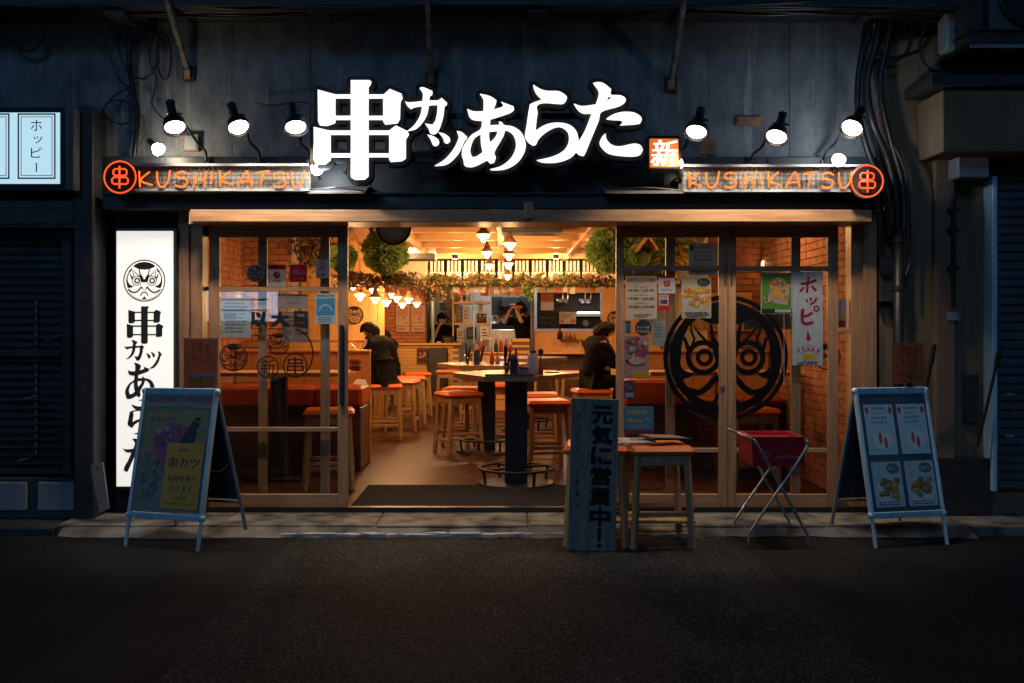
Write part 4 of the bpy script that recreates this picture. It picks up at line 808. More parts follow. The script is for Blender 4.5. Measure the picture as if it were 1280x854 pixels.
stools = [(1.15, -.86, -.104, 3, 'right of the two outdoor stools, holding the open menus'), (.70, -.80, -.104, -5, 'left of the two outdoor stools, half hidden by the grey signboard'),
 (-1.62, 1.05, 0, 8, 'stool just inside the left glass door'), (-.52, 3.55, 0, 26, 'stool left of the second high table, nearest the doorway aisle'), (-.50, 4.45, 0, -12, 'stool behind the aisle stool, half under the second high table'),
 (.46, 2.25, 0, 10, 'stool tucked behind the near high table on its right'), (.42, 3.3, 0, 0, 'second stool behind the near high table'), (.02, 5.2, 0, 15, 'stool beyond the second high table'),
 (1.10, 4.05, 0, 5, 'stool under the man in black at right'), (1.25, 9.2, 0, 0, 'right stool at the far serving counter'), (.75, 9.3, 0, 6, 'left stool at the far serving counter'),
 (-1.58, 5.15, 0, 4, 'stool under the customer in the black coat'), (-1.45, 6.2, 0, -6, 'second stool in the left row, behind the seated customer'), (-1.42, 7.2, 0, 5, 'third stool in the left row'),
 (-1.45, 8.6, 0, 12, 'stool in front of the ochre tiled partition'), (-.95, 9.5, 0, 0, 'stool before the dark grey door panel'), (2.35, 1.2, 0, 5, 'stool behind the rightmost glass door'), (1.75, 2.4, 0, -8, 'stool behind the middle glass door'), (-.4, 7.2, 0, 10, 'stool in the middle of the far aisle')]
for i, (x, y, z, a_, l) in enumerate(stools): place(ST, (x, y, z), R(a_), l, i == 0)
# shelf board under the outdoor stools
ob('plank', G().bx(.52, 1.42, -.98, -.62, .06, .085, .004), 'honey_x', label='loose yellow plank lying across the stretchers of the outdoor stools', cat='plank')
# open menus on outdoor stool
o = T('open_menu', (1.05, -.86, .66), 'open food menu with pictures lying on the outdoor stools', 'menu', 'menus on the outdoor stools'); zt = .648
g = G()
for i, (x0, x1, s_) in enumerate(((.62, .88, -.1), (.86, 1.12, .12))):
    g.bx(x0, x1, -.99, -.72, zt + .004 * i, zt + .010 + .004 * i, .001, Matrix.Rotation(s_, 3, 'Z'))
ob('pages', g, 'paper', o); sh = Sheet((.62, -.99, zt + .0105 + .004), (1, 0, 0), (0, 1, 0), (0, 0, 1)); sh.food(.03, .03, .3, .26, [(.6, .3, .08), (.5, .15, .05), (.7, .5, .2)], 26, 8); sh.lines(flat(INK), .32, .05, .46, .22, 7, 2); sh.build(o)
o = T('menu_booklet', (1.25, -.86, .66), 'brown covered menu booklet lying open at the right stool', 'menu', 'menus on the outdoor stools'); g = G()
f1 = lambda u, v: Vector((u, v, zt + .03 + (.014 if u < 1.15 else 0))); f2 = lambda u, v: f1(u, v) - Vector((0, 0, .014)); g.prism([(1.02, -.78), (1.30, -.70), (1.40, -.93), (1.10, -1.03)], f1, f2); ob('cover', g, 'black2', o)
g = G(); g.prism([(1.03, -.785), (1.29, -.715), (1.38, -.93), (1.11, -1.01)], lambda u, v: f1(u, v) + Vector((0, 0, .005)), lambda u, v: f1(u, v) + Vector((0, 0, .001))); ob('page', g, flat((.35, .25, .17)), o)

# ---- FULL OPEN board
a = gp_(709, 689, -.104); Wd = .345; Ht = 1.09; rt = Matrix.Rotation(R(2.0), 3, 'Y') @ Matrix.Rotation(R(-5), 3, 'X')
fo = T('plank_sign', a + Vector((Wd / 2, 0, 0)), 'weathered grey standing board with bold black Japanese lettering', 'signboard')
g = G().bx(-Wd / 2, Wd / 2, -.014, .014, 0, Ht, .004)
for v in g.bm.verts: v.co = rt @ v.co + fo.location
ob('board', g, 'oldwood', fo)
o_ = fo.location + rt @ Vector((-Wd / 2, -.0145, 0)); sh = Sheet(o_, rt @ Vector((1, 0, 0)), rt @ Vector((0, 0, 1)), rt @ Vector((0, -1, 0)))
bk = flat((.008, .008, .008), rough=.6); sh.vtext(bk, '元気に営業中！', .225, Ht - .05, .135, .146, bold=.065, wscale=1.12)
for i, ch in enumerate('FULL OPEN'):
    if ch != ' ': sh.text(bk, ch, .062, Ht - .13 - i * .079, .026, .038, bold=.01)
sh.build(fo)

# ---- folding red stand
x0, x1, yf, yb = 1.787, 2.235, -1.02, -.56; zg = -.104
rc = T('folding_stand', (2.01, -.79, zg), 'red vinyl folding box stool on crossed steel legs before the right doors', 'folding stool'); ztop = .69
for y, zz in ((yf, zg), (yb, zg if False else -.104)):
    ob('leg', G().tube(smooth_open([(x0, y, zz), (x0 + .015, y, zz + .10), (x0 + .06, y, zz + .18), (x1 - .04, y, ztop - .1), (x1 - .02, y, ztop - .02)], 5), .0105, 8), 'steel', rc, smooth=True)
    ob('leg', G().tube(smooth_open([(x1, y + .014, zz), (x1 - .015, y + .014, zz + .10), (x1 - .06, y + .014, zz + .18), (x0 + .09, y + .014, ztop - .08), (x0 + .03, y + .014, ztop - .01), (x0 - .04, y + .014, ztop + .02)], 5), .0105, 8), 'steel', rc, smooth=True)
for x, z in ((x1 - .02, ztop - .02), (x0 + .03, ztop - .005)): ob('cross_bar', G().cyl((x, yf, z), (x, yb + .014, z), .0105, n=10), 'steel', rc)
g = G(); z0, z1 = .485, .70
tp = [(x0 + .03, yf + .02), (x1 - .03, yf + .02), (x1 - .03, yb - .02), (x0 + .03, yb - .02)]; v = [g.bm.verts.new((x + (.01 if x < 2 else -.0), y, z0)) for x, y in tp] + [g.bm.verts.new((x, y, z1 - (.0 if i < 2 else -.0))) for i, (x, y) in enumerate(tp)]
for f in ((0, 1, 2, 3), (0, 4, 5, 1), (1, 5, 6, 2), (2, 6, 7, 3), (3, 7, 4, 0)): g.bm.faces.new([v[i] for i in f])
e = [g.bm.edges.get((v[i], v[j])) for i, j in ((4, 5), (5, 6), (6, 7), (7, 4))]; c = [g.bm.verts.new((x * .86 + 2.01 * .14, y * .86 - .79 * .14, z1 + .0)) for x, y in tp]; d = [g.bm.verts.new((x * .84 + 2.01 * .16, y * .84 - .79 * .16, z1 - .03)) for x, y in tp]
for i in range(4): j = (i + 1) % 4; g.bm.faces.new((v[4 + i], v[4 + j], c[j], c[i])); g.bm.faces.new((c[i], c[j], d[j], d[i]))
g.bm.faces.new(d); ob('red_box', g, 'red', rc)
sh = Sheet((x0, yf + .0195, z0)); sh.text(flat((.6, .6, .65)), 'ハイボール', .29, .07, .17, .03, bold=.02, shear=.2); sh.ring(flat((.5, .45, .6)), .14, .09, .02, .024); sh.ribbon(flat((.5, .45, .6)), [(.11, .06), (.13, .1), (.15, .07), (.17, .11)], .004); sh.build(rc)

# ================================================================== PRINT ON THE DOOR GLASS
YG = -.006
def onglass(px, py): return PX(px, YG), PZ(py, YG)
SG = F / (YG - CY)
be = T('window_emblem', P(907, 525, YG), 'very large black mask emblem spread over the two right glass doors', 'window decal')
sh = Sheet((0, -.0045, 0)); mask_logo(sh, *onglass(907, 447), 78 / SG, 'emblemblack', 26, 'emblem', 18); sh.ring('emblemblack', *onglass(907, 447), 60 / SG, 70 / SG, 48, 'emblem'); [sh.ribbon('emblemblack', [onglass(907 + f_ * 60 * math.cos(t), 447 - 60 * math.sin(t)) for t in [-.5 + .14 * i for i in range(9)]], 9 / SG, 'emblem', True) for f_ in (-1, 1)]; sh.build(be)
tr = T('window_emblem', P(350, 470, YG), 'group of three small round emblems under a thin arc on the left glass door', 'window decal')
sh = Sheet((0, -.0045, 0)); k_ = flat((.01, .008, .008)); mask_logo(sh, *onglass(348, 430), 14 / SG, k_, 30, 'emblem')
for x, y, r_, ch in ((335, 459, 14, '新'), (369, 457, 15.5, '串')): sh.ring(k_, *onglass(x, y), (r_ - 1.6) / SG, r_ / SG, 32, 'emblem'); sh.text(k_, ch, *onglass(x, y), 1.35 * r_ / SG, 1.4 * r_ / SG, bold=.05, name='emblem')
pts = [onglass(368 + 23 * math.cos(t), 442 - 30 * math.sin(t)) for t in [(-.9 + i * .27) for i in range(10)]]; sh.ribbon(k_, pts, .012, 'emblem'); sh.build(tr)
t1 = T('window_emblem', P(292, 466, YG), 'single round mask emblem on the left glass door beside the A-board card', 'window decal'); sh = Sheet((0, -.0045, 0)); mask_logo(sh, *onglass(292, 447), 17.5 / SG, k_, 34, 'emblem'); sh.build(t1)
t1 = T('window_emblem', P(1035, 466, .02), 'round mask emblem at the far right behind the door stile', 'window decal'); sh = Sheet((0, .009, 0)); mask_logo(sh, PX(1034, .01), PZ(446, .01), 17 / SG, k_, 34, 'emblem'); sh.build(t1)
t1 = T('window_lettering', P(350, 412, YG), 'three large dark kanji printed on the left glass door', 'window decal'); sh = Sheet((0, -.0045, 0))
for ch, x, w_ in (('以', 324, 22), ('大', 350, 24), ('日', 376, 17)): sh.text(flat((.012, .03, .045)), ch, *onglass(x, 399), w_ / SG, 20 / SG, bold=.08)
sh.build(t1)
W_ = (.62, .62, .62); RED = (.55, .02, .03); DK = flat(INK)
def gpost(name, label, cat, x0, y0, x1, y1, col, draw, Y=-.008, group='notices on the shop glass'): return poster(name, label, cat, x0, y0, x1, y1, Y, col, draw, group)
def d_(sh, W, H):
    sh.rect(flat(RED), 0, .78 * H, W, H); sh.lines(flat(W_), .15 * W, .83 * H, .85 * W, .95 * H, 1, 2); sh.disc(flat(RED), W * .5, H * .52, W * .2); sh.disc(flat(W_), W * .55, H * .55, W * .08); sh.text(DK, 'Pay', W * .5, H * .24, W * .45, H * .17, bold=.02)
gpost('payment_sticker', 'white payment tag with red top and red blob on the left door', 'sticker', 335, 331, 357, 358, W_, d_)
def d_(sh, W, H): sh.text(flat(W_), 'd払い', W * .5, H * .6, W * .75, H * .32, bold=.05); [sh.disc(flat((.7, .5, .1)), W * x, H * .22, W * .06) for x in (.28, .5, .72)]
gpost('payment_sticker', 'red square payment sticker with white letters on the left door', 'sticker', 362, 331, 384, 353, RED, d_)
def d_(sh, W, H): sh.ring(flat((.5, .1, .2)), W * .5, H * .75, W * .17, W * .23); sh.ribbon(flat((.5, .1, .2)), [(W * .38, H * .82), (W * .62, H * .68)], .006); sh.lines(DK, .2 * W, .45 * H, .8 * W, .58 * H, 1, 5); sh.poly(DK, [(W * .4, H * .25), (W * .6, H * .25), (W * .5, H * .1)])
gpost('smoking_notice', 'small white notice with a pink ring symbol near the top of the left door', 'sticker', 395, 325, 412, 348, (.55, .55, .57), d_)
def d_(sh, W, H):
    sh.rect(flat((.08, .32, .55)), .06 * W, .28 * H, .94 * W, .84 * H); sh.ring(flat((.4, .6, .7)), W * .5, H * .42, W * .26, W * .34, 24); sh.rect(flat((.08, .32, .55)), .12 * W, .28 * H, .88 * W, .42 * H); sh.text(flat((.03, .1, .3)), '感染防止対策', W * .5, H * .92, W * .8, H * .08, bold=.03); sh.lines(flat((.1, .2, .4)), .1 * W, .04 * H, .9 * W, .24 * H, 3, 6)
gpost('blue_notice', 'light blue notice with a pale arch on the left door', 'notice', 394, 367, 420, 405, (.45, .58, .68), d_)
def d_(sh, W, H): sh.text(DK, 'ラストオーダー', W * .5, H * .72, W * .5, H * .14); sh.lines(flat((.2, .2, .2)), .3 * W, .3 * H, .7 * W, .55 * H, 2, 3)
gpost('paper_notice', 'pale paper notice between the red sticker and the blue notice', 'notice', 347, 368, 385, 386, (.42, .38, .40), d_, .012)
def d_(sh, W, H): sh.lines(flat((.25, .3, .38)), .1 * W, .1 * H, .9 * W, .9 * H, 9, 13); sh.rect(flat((.2, .24, .3)), .1 * W, .45 * H, .5 * W, .62 * H, 'picture')
gpost('paper_notice', 'large pale bluish menu sheet at the left edge of the left door', 'notice', 276, 372, 314, 422, (.50, .58, .66), d_, .012)
gpost('paper_notice', 'pale pinkish sheet behind the dark kanji on the left door', 'notice', 352, 390, 386, 428, (.40, .32, .30), lambda sh, W, H: sh.lines(flat((.3, .12, .1)), .1 * W, .5 * H, .9 * W, .9 * H, 3, 17), .03)
t1 = T('round_sticker', P(319, 353, YG), 'round grey green sticker with white letters, leftmost in the sticker row', 'sticker', 'notices on the shop glass'); sh = Sheet((0, -.0045, 0)); c = onglass(319, 342)
sh.disc(flat((.06, .07, .06)), *c, 11 / SG); sh.ring(flat(W_), *c, 10 / SG, 11 / SG); sh.text(flat(W_), 'ネット予約', c[0], c[1] + .008, 17 / SG, 4 / SG, bold=.03); sh.text(flat(W_), 'できるお店', c[0], c[1] - .024, 17 / SG, 4 / SG, bold=.03); sh.disc(flat(W_), c[0] - .006, c[1] + .043, .012, .014); sh.build(t1)
# door A
def d_(sh, W, H):
    sh.rect(flat((.45, .25, .08)), .05 * W, .86 * H, .95 * W, .95 * H); sh.text(flat(W_), '営業時間', W * .5, H * .905, W * .5, H * .06, bold=.03)
    for k, (a_, b_) in enumerate((('【月〜金曜日】', '16:00〜23:30'), ('【土曜日】', '13:00〜23:30'), ('【日曜日】', '13:00〜23:00'))):
        y = .74 - .19 * k; sh.text(DK, a_, W * .48, y * H, W * .42, H * .035, bold=.02); sh.text(DK, b_, W * .5, (y - .075) * H, W * .84, H * .055, bold=.05); sh.text(DK, 'L.O. 23:00', W * .48, (y - .13) * H, W * .35, H * .022)
    sh.lines(DK, .25 * W, .03 * H, .8 * W, .12 * H, 2, 4)
gpost('opening_hours_sheet', 'white opening hours sheet with an ochre heading bar', 'notice', 782, 345, 821, 399, (.58, .55, .48), d_)
def d_(sh, W, H): sh.rect(flat(RED), 0, .88 * H, W, H); sh.disc(flat((.55, .03, .05)), W * .5, H * .55, W * .2, n=4); sh.rect(flat((.55, .03, .05)), .33 * W, .4 * H, .68 * W, .72 * H); sh.text(flat(W_), 'P', W * .5, H * .56, W * .18, H * .22, bold=.05); sh.text(flat((.05, .1, .4)), 'PayPay', W * .5, H * .2, W * .65, H * .15, bold=.03)
gpost('payment_sticker', 'white sticker with a red letter logo beside the opening hours', 'sticker', 823, 345, 844, 367, (.62, .62, .66), d_)
def d_(sh, W, H): sh.rect(flat(W_), .06 * W, .3 * H, .9 * W, .95 * H); sh.rect(flat((.02, .08, .25)), .18 * W, .4 * H, .8 * W, .66 * H); sh.disc(flat(RED), W * .35, H * .53, W * .13); sh.lines(DK, .15 * W, .76 * H, .85 * W, .9 * H, 1, 3)
gpost('payment_sticker', 'red card payment sticker under the white letter logo sticker', 'sticker', 823, 368, 837, 388, RED, d_)
def d_(sh, W, H):
    sh.disc(flat((.03, .06, .04)), W * .74, H * .86, W * .22, H * .1); sh.text(flat((.6, .6, .5)), '串カツ', W * .74, H * .88, W * .26, H * .05); sh.text(flat((.6, .6, .5)), 'あらた', W * .74, H * .82, W * .24, H * .04); sh.text(flat((.25, .1, .05)), 'クリームチーズ', W * .3, H * .88, W * .5, H * .04, rot=.35)
    sh.disc(flat((.55, .56, .6)), W * .5, H * .38, W * .5, H * .17); sh.food(.0, .26 * H, W, .76 * H, [(.62, .33, .05), (.68, .40, .08), (.5, .24, .04)], 26, 3, .13, .19); sh.lines(DK, .08 * W, .02 * H, .95 * W, .16 * H, 3, 9)
gpost('croquette_poster', 'poster of round golden croquettes in a bowl on the glass door', 'poster', 852, 346, 889, 398, (.55, .52, .42), d_)
def d_(sh, W, H):
    for k, s_ in enumerate(('二度漬禁止', '本日のおすすめ', '串カツ大盛り', '飲み放題付')): sh.text(flat((.03, .05, .15)) if k != 2 else flat((.02, .2, .12)), s_, W * .5, H * (.86 - .13 * k), W * .66, H * .08, bold=.03)
    sh.disc(flat((.3, .1, .1)), W * .1, H * .85, W * .08, H * .1); sh.food(.05 * W, .03 * H, .95 * W, .38 * H, [(.5, .42, .2), (.45, .5, .5)], 8, 5, .15, .25)
gpost('menu_poster', 'pale blue menu sheet hanging behind the top pane above the croquette poster', 'poster', 861, 304, 896, 344, (.38, .46, .52), d_, .02)
def d_(sh, W, H): sh.food(0, .3 * H, W, H, [(.3, .12, .12), (.35, .3, .3), (.1, .1, .16), (.5, .4, .35), (.4, .05, .06)], 60, 7, .06, .16); sh.disc(flat((.55, .5, .45)), W * .5, H * .42, W * .3, H * .09); sh.food(.28 * W, .36 * H, .72 * W, .5 * H, [(.5, .25, .08), (.3, .3, .1)], 12, 2); sh.rect(flat((.55, .40, .04)), .28 * W, .02 * H, W, .16 * H); sh.text(flat((.4, .02, .02)), 'パーティーメニュー', W * .64, H * .09, W * .6, H * .07, bold=.02)
gpost('photo_poster', 'crowded food photo poster with a yellow strip at its foot', 'poster', 780, 420, 811, 473, (.35, .26, .26), d_)
gpost('photo_poster', 'small dark picture sheet under the crowded food poster', 'poster', 780, 476, 793, 498, (.05, .06, .12), lambda sh, W, H: (sh.food(0, .4 * H, W, H, [(.3, .1, .08), (.1, .12, .25)], 14, 4), sh.rect(flat((.3, .35, .45)), .1 * W, .06 * H, .9 * W, .32 * H)))
def d_(sh, W, H): sh.text(flat((.55, .45, .05)), 'English', W * .45, H * .78, W * .65, H * .2, bold=.03); sh.text(flat((.55, .45, .05)), 'Menu', W * .38, H * .48, W * .5, H * .17, bold=.03); sh.text(flat((.5, .55, .6)), '⇐', W * .82, H * .5, W * .22, H * .14, bold=.03); sh.lines(flat((.3, .35, .5)), .05 * W, .2 * H, .95 * W, .34 * H, 2, 3); sh.rect(flat((.25, .03, .12)), 0, 0, W, .14 * H)
gpost('language_notice', 'blue notice with yellow English lettering low on the glass door', 'notice', 779, 508, 817, 542, (.06, .22, .38), d_)
t1 = T('round_sticker', P(804, 420, YG), 'round black sticker with white letters under the opening hours', 'sticker', 'notices on the shop glass'); sh = Sheet((0, -.0045, 0)); c = onglass(804, 410)
sh.disc(flat((.02, .03, .04)), *c, 10 / SG); sh.text(flat(W_), 'ネット予約', c[0], c[1] + .004, 16 / SG, 3.6 / SG, bold=.03); sh.text(flat(W_), 'できるお店', c[0], c[1] - .028, 16 / SG, 3.6 / SG, bold=.03); sh.build(t1)
gpost('paper_notice', 'pale bluish paper right of the round black sticker', 'notice', 815, 401, 832, 432, (.42, .48, .55), lambda sh, W, H: sh.lines(flat((.2, .25, .3)), .1 * W, .3 * H, .9 * W, .9 * H, 5, 8), .01)
gpost('paper_notice', 'narrow cyan tag at the left edge below the opening hours', 'notice', 780, 401, 789, 418, (.45, .42, .4), lambda sh, W, H: sh.rect(flat((.04, .25, .45)), .3 * W, .1 * H, .9 * W, .9 * H), .01)
# door B
def d_(sh, W, H):
    sh.frame(flat((.5, .52, .5)), 0, 0, W, H, .008); sh.poly(flat((.5, .4, .35)), [(.22 * W, .3 * H), (.85 * W, .22 * H), (.95 * W, .72 * H), (.3 * W, .78 * H)]); sh.food(.25 * W, .28 * H, .9 * W, .92 * H, [(.5, .12, .06), (.55, .3, .05), (.5, .4, .3), (.4, .1, .1)], 30, 21, .07, .14)
    sh.disc(flat((.6, .35, .05)), W * .52, H * .5, W * .14, H * .12); sh.food(.05 * W, .22 * H, .36 * W, .5 * H, [(.55, .45, .35), (.5, .3, .2)], 8, 4); sh.rect(flat((.02, .03, .03)), .02 * W, .03 * H, .98 * W, .13 * H); sh.rect(flat(W_), .45 * W, .045 * H, .95 * W, .12 * H); sh.text(DK, 'ジンジャー', W * .68, H * .083, W * .4, H * .05)
gpost('green_poster', 'green poster with drinks and food photos beside the white banner', 'poster', 951, 341, 990, 393, (.10, .28, .05), d_)
def d_(sh, W, H):
    rd = flat((.33, .015, .035)); s_ = W / 38.
    def q(x, y): return (x * s_, H - y * s_)
    sh.ribbon(rd, [q(10, 15), q(20, 14), (q(30, 10))], 3.4 * s_, 'lettering'); sh.ribbon(rd, [q(20, 6), q(19, 16), q(18, 26)], 3 * s_, 'lettering'); sh.ribbon(rd, [q(14, 19), q(12, 22), q(9, 25)], 3 * s_, 'lettering'); sh.ribbon(rd, [q(24, 18), q(27, 21), q(30, 24)], 3.4 * s_, 'lettering')
    sh.ribbon(rd, [q(17, 34), q(19, 38)], 2.4 * s_, 'lettering'); sh.ribbon(rd, [q(22, 32), q(24, 36)], 2.4 * s_, 'lettering'); sh.ribbon(rd, [q(30, 32), q(28, 37), q(22, 41)], 2.6 * s_, 'lettering')
    sh.ribbon(rd, [q(13, 46), q(12, 56), q(13, 63), q(18, 65), q(26, 63)], 4 * s_, 'lettering'); sh.ribbon(rd, [q(14, 56), q(20, 54), q(25, 51)], 3.4 * s_, 'lettering'); sh.ring(rd, *q(30, 46), 2 * s_, 4 * s_, 16, 'lettering'); sh.poly(rd, [q(19, 72), q(17, 84), q(20, 87), q(23, 84)], 'lettering')
    sh.poly(flat((.6, .45, .02)), [q(12, 102), q(27, 102), q(26, 110), q(13, 110)], 'picture'); sh.ring(flat((.6, .45, .02)), *q(28, 105), 1.5 * s_, 3 * s_, 12, 'picture')
    for k in range(7): sh.disc(DK, *q(11 + 3.2 * k, 98 - 3 * math.sin(k * .5)), 3.5 * s_, n=10, name='picture'); sh.disc(flat((.7, .68, .68)), *q(11 + 3.2 * k, 98 - 3 * math.sin(k * .5)), 3 * s_, n=10, name='picture')
    for k in range(5): sh.disc(flat((.4, .03, .08)), *q(7.5 + 6 * k, 98 - 2.5 * math.sin(k * .8)), 1.6 * s_, n=5, name='picture')
    sh.text(DK, 'HOPPY', *q(19, 115), 27 * s_, 7 * s_, bold=.03, shear=.25); sh.lines(DK, 5 * s_, H - 121 * s_ + 1.5 * s_, 34 * s_, H - 119.5 * s_ + 1.5 * s_, 1, 1)
gpost('beer_banner', 'tall white banner with dark red katakana and a beer mug', 'banner', 990.5, 340, 1028.5, 457, (.46, .54, .62), d_)
gpost('paper_notice', 'small pale sheet with a red cup behind the narrow side light', 'notice', 1047, 374, 1058, 411, (.32, .34, .42), lambda sh, W, H: (sh.rect(flat((.35, .04, .04)), .1 * W, .05 * H, .9 * W, .3 * H), sh.rect(flat((.5, .35, .05)), .15 * W, .28 * H, .85 * W, .42 * H)), .04)
gpost('paper_notice', 'pale blue sheet behind the rightmost door, under the green poster', 'notice', 930, 393, 990, 412, (.22, .28, .36), lambda sh, W, H: sh.lines(flat((.1, .12, .2)), .1 * W, .2 * H, .9 * W, .8 * H, 3, 8), .3)
g = G(); zc = PZ(394, -.03)
for i in range(34): q = P(980, 394 + i * 2.6, -.012); g.sph((q.x, -.012, q.z), .0045, 6, 4)
ob('bead_chain', g, 'paper', kind='stuff', label='string of tiny pale beads hanging below the green poster')

# ================================================================== INTERIOR FURNITURE
def high_table(loc, label, outline, col_w=.105, rz=0):
    t = T('high_table', (0, 0, 0), label, 'high table', 'high tables on black pedestals')
    g = G(); g.prism(outline, lambda u, v: Vector((u, v, 1.06)), lambda u, v: Vector((u, v, 1.015))); ob('tabletop', g, 'tabletop', t)
    ob('pedestal', G().bx(-col_w, col_w, -col_w, col_w, .03, 1.013, .006), 'black', t); ob('base_plate', G().cyl((0, 0, 0), (0, 0, .03), .37, .36, 40), 'black', t)
    ob('foot_ring', G().tube([(.35 * math.cos(k * PI / 16), .35 * math.sin(k * PI / 16), .16) for k in range(32)], .013, 8, True), 'black', t, smooth=True)
    for k in range(4): c_, s_ = math.cos(k * PI / 2 + .5), math.sin(k * PI / 2 + .5); ob('ring_spoke', G().beam((.1 * c_, .1 * s_, .16), (.35 * c_, .35 * s_, .16), .02, .02).beam((.35 * c_, .35 * s_, .16), (.33 * c_, .33 * s_, .03), .02, .02), 'black', t)
    t.location = loc; return t
octo = [(-.30, -.62), (.17, -.62), (.60, .12), (.60, .3), (.25, .75), (-.25, .75), (-.60, .22), (-.60, .05)]
high_table((.13, 1.22, 0), 'near high table with condiments, standing in the doorway', octo); high_table((-.19, 3.7, 0), 'second high table with menus, behind the near one', octo); high_table((.35, 6.2, 0), 'farthest high table, mostly hidden behind the others', octo)
def item(name, label, cat, parts, loc, grp='things on the high tables'):
    t = T(name, loc, label, cat, grp)
    for n_, g_, m_ in parts:
        me = g_.mesh(n_, n_ in ('glass', 'bottle', 'cap', 'jar', 'lid', 'nozzle')); me.materials.append(M[m_] if isinstance(m_, str) else m_); o_ = bpy.data.objects.new(n_, me); COL.objects.link(o_); o_.parent = t
    return t
zt = 1.061
def cup(px, Y, label):
    q = P(px, 440, Y); g = G().lathe((0, 0, 0), [(.03, 0), (.036, .11), (.033, .11), (.028, .006)], 16); s_ = G()
    for k in range(9): s_.beam((.012 * math.cos(k), .012 * math.sin(k), .01), (.045 * math.cos(k * 2.1) * .8, .03 * math.sin(k * 1.3), .22 + .02 * (k % 3)), .010, .010)
    item('chopstick_glass', label, 'glass', [('glass', g, 'clear'), ('chopsticks', s_, 'blackm')], (q.x, Y, zt))
cup(633, .9, 'glass full of black chopsticks on the near high table'); cup(584, 3.4, 'glass full of black chopsticks on the second high table')
def bottle(px, Y, col, capc, label, h=.16, r=.026, name='sauce_bottle', cat='bottle', z=None, grp='things on the high tables'):
    X = PX(px, Y); prof = [(r, 0), (r * 1.02, h * .6), (r * .9, h * .72), (r * .4, h * .85), (r * .38, h * .95)]
    item(name, label, cat, [('bottle', G().lathe((0, 0, 0), prof, 14), col), ('nozzle', G().lathe((0, 0, h * .93), [(r * .5, 0), (r * .45, h * .12), (r * .12, h * .3)], 12), capc)], (X, Y, zt if z is None else z), grp)
bottle(645, 1.0, flat((.45, .22, .16)), 'red', 'sauce bottle with red nozzle behind the navy box', .2); bottle(666, 1.15, flat((.6, .06, .03)), flat((.05, .05, .08)), 'red sauce bottle with dark cap right of the white jar', .19)
bottle(676, 1.0, flat((.55, .12, .05)), 'red', 'small red sauce bottle at the right end of the condiments', .13, .022)
item('menu_stand', 'navy blue upright box in the middle of the near high table', 'box', [('box', G().bx(-.033, .033, -.03, .03, 0, .15, .003), 'navy'), ('top_band', G().bx(-.034, .034, -.031, .031, .151, .19, .002), flat((.4, .2, .18)))], (PX(642, .82), .82, zt))
item('white_jar', 'big white plastic jar with blue handle on the near high table', 'jar', [('jar', G().lathe((0, 0, 0), [(.05, 0), (.055, .02), (.055, .14), (.04, .18), (.03, .2)], 18), flat((.55, .58, .66))), ('lid', G().lathe((0, 0, .2), [(.033, 0), (.033, .02), (.02, .025)], 16), flat((.1, .2, .45)))], (PX(666, .95), .95, zt))
item('sauce_ladle', 'black ladle with round head standing by the white jar', 'ladle', [('handle', G().beam((0, 0, 0), (.012, 0, .2), .01, .008), 'black'), ('ladle_head', G().sph((.014, 0, .215), .026, 12, 8), flat((.05, .06, .08)))], (PX(674, .85), .85, zt))
item('napkin_holder', 'small pale napkin holder between the box and the jar', 'napkin holder', [('holder', G().bx(-.05, .05, -.03, .03, 0, .055, .004), flat((.32, .33, .42))), ('napkins', G().bx(-.04, .04, -.02, .02, .056, .075), 'dkwood')], (PX(654, .85), .85, zt))
item('spice_jar', 'small brown spice jar next to the white jar', 'jar', [('jar', G().lathe((0, 0, 0), [(.018, 0), (.018, .05), (.014, .056)], 12), 'clear'), ('lid', G().lathe((0, 0, .057), [(.016, 0), (.016, .012)], 12), 'dkwood')], (PX(661, .72), .72, zt))
item('condiment_tray', 'dark tray edge board under the condiments of the near table', 'tray', [('tray', G().bx(-.22, .22, -.012, .012, 0, .02, .003), 'dkwood')], (PX(637, .62), .63, zt))
item('phone', 'black phone lying at the right of the near high table', 'phone', [('phone', G().bx(-.07, .07, -.035, .035, 0, .009, .003), 'black')], (PX(690, 1.3), 1.3, zt))
item('menu_stand', 'black upright box with menus on the second high table', 'box', [('box', G().bx(-.035, .035, -.03, .03, 0, .17, .003), 'navy'), ('menus', G().beam((.0, 0, .171), (.02, 0, .2), .03, .02), 'orange')], (PX(596, 3.4), 3.4, zt))
item('menu_tablet', 'black leaning menu rod on the second high table', 'menu', [('rod', G().beam((0, 0, 0), (.05, 0, .2), .03, .012), 'black')], (PX(600, 3.55), 3.55, zt + .02))
bottle(615, 3.5, flat((.5, .1, .05)), 'red', 'red sauce bottle on the second high table', .14); bottle(622, 3.6, flat((.5, .4, .3)), 'dkwood', 'pale sauce bottle on the second high table', .12)
item('paper_card', 'small white price card standing on the second high table', 'card', [('card', G().bx(-.045, .045, -.002, .002, 0, .09), 'paper')], (PX(612, 3.9), 3.9, zt + .12 - .12))
bottle(632, 6.0, 'cloth', 'red', 'dark bottle on the farthest high table', .2); bottle(700, 10.05, flat((.05, .02, .02)), 'red', 'dark bottle on the little wall shelf of the serving counter', .18, .05, z=1.27, grp='things on the serving counter')

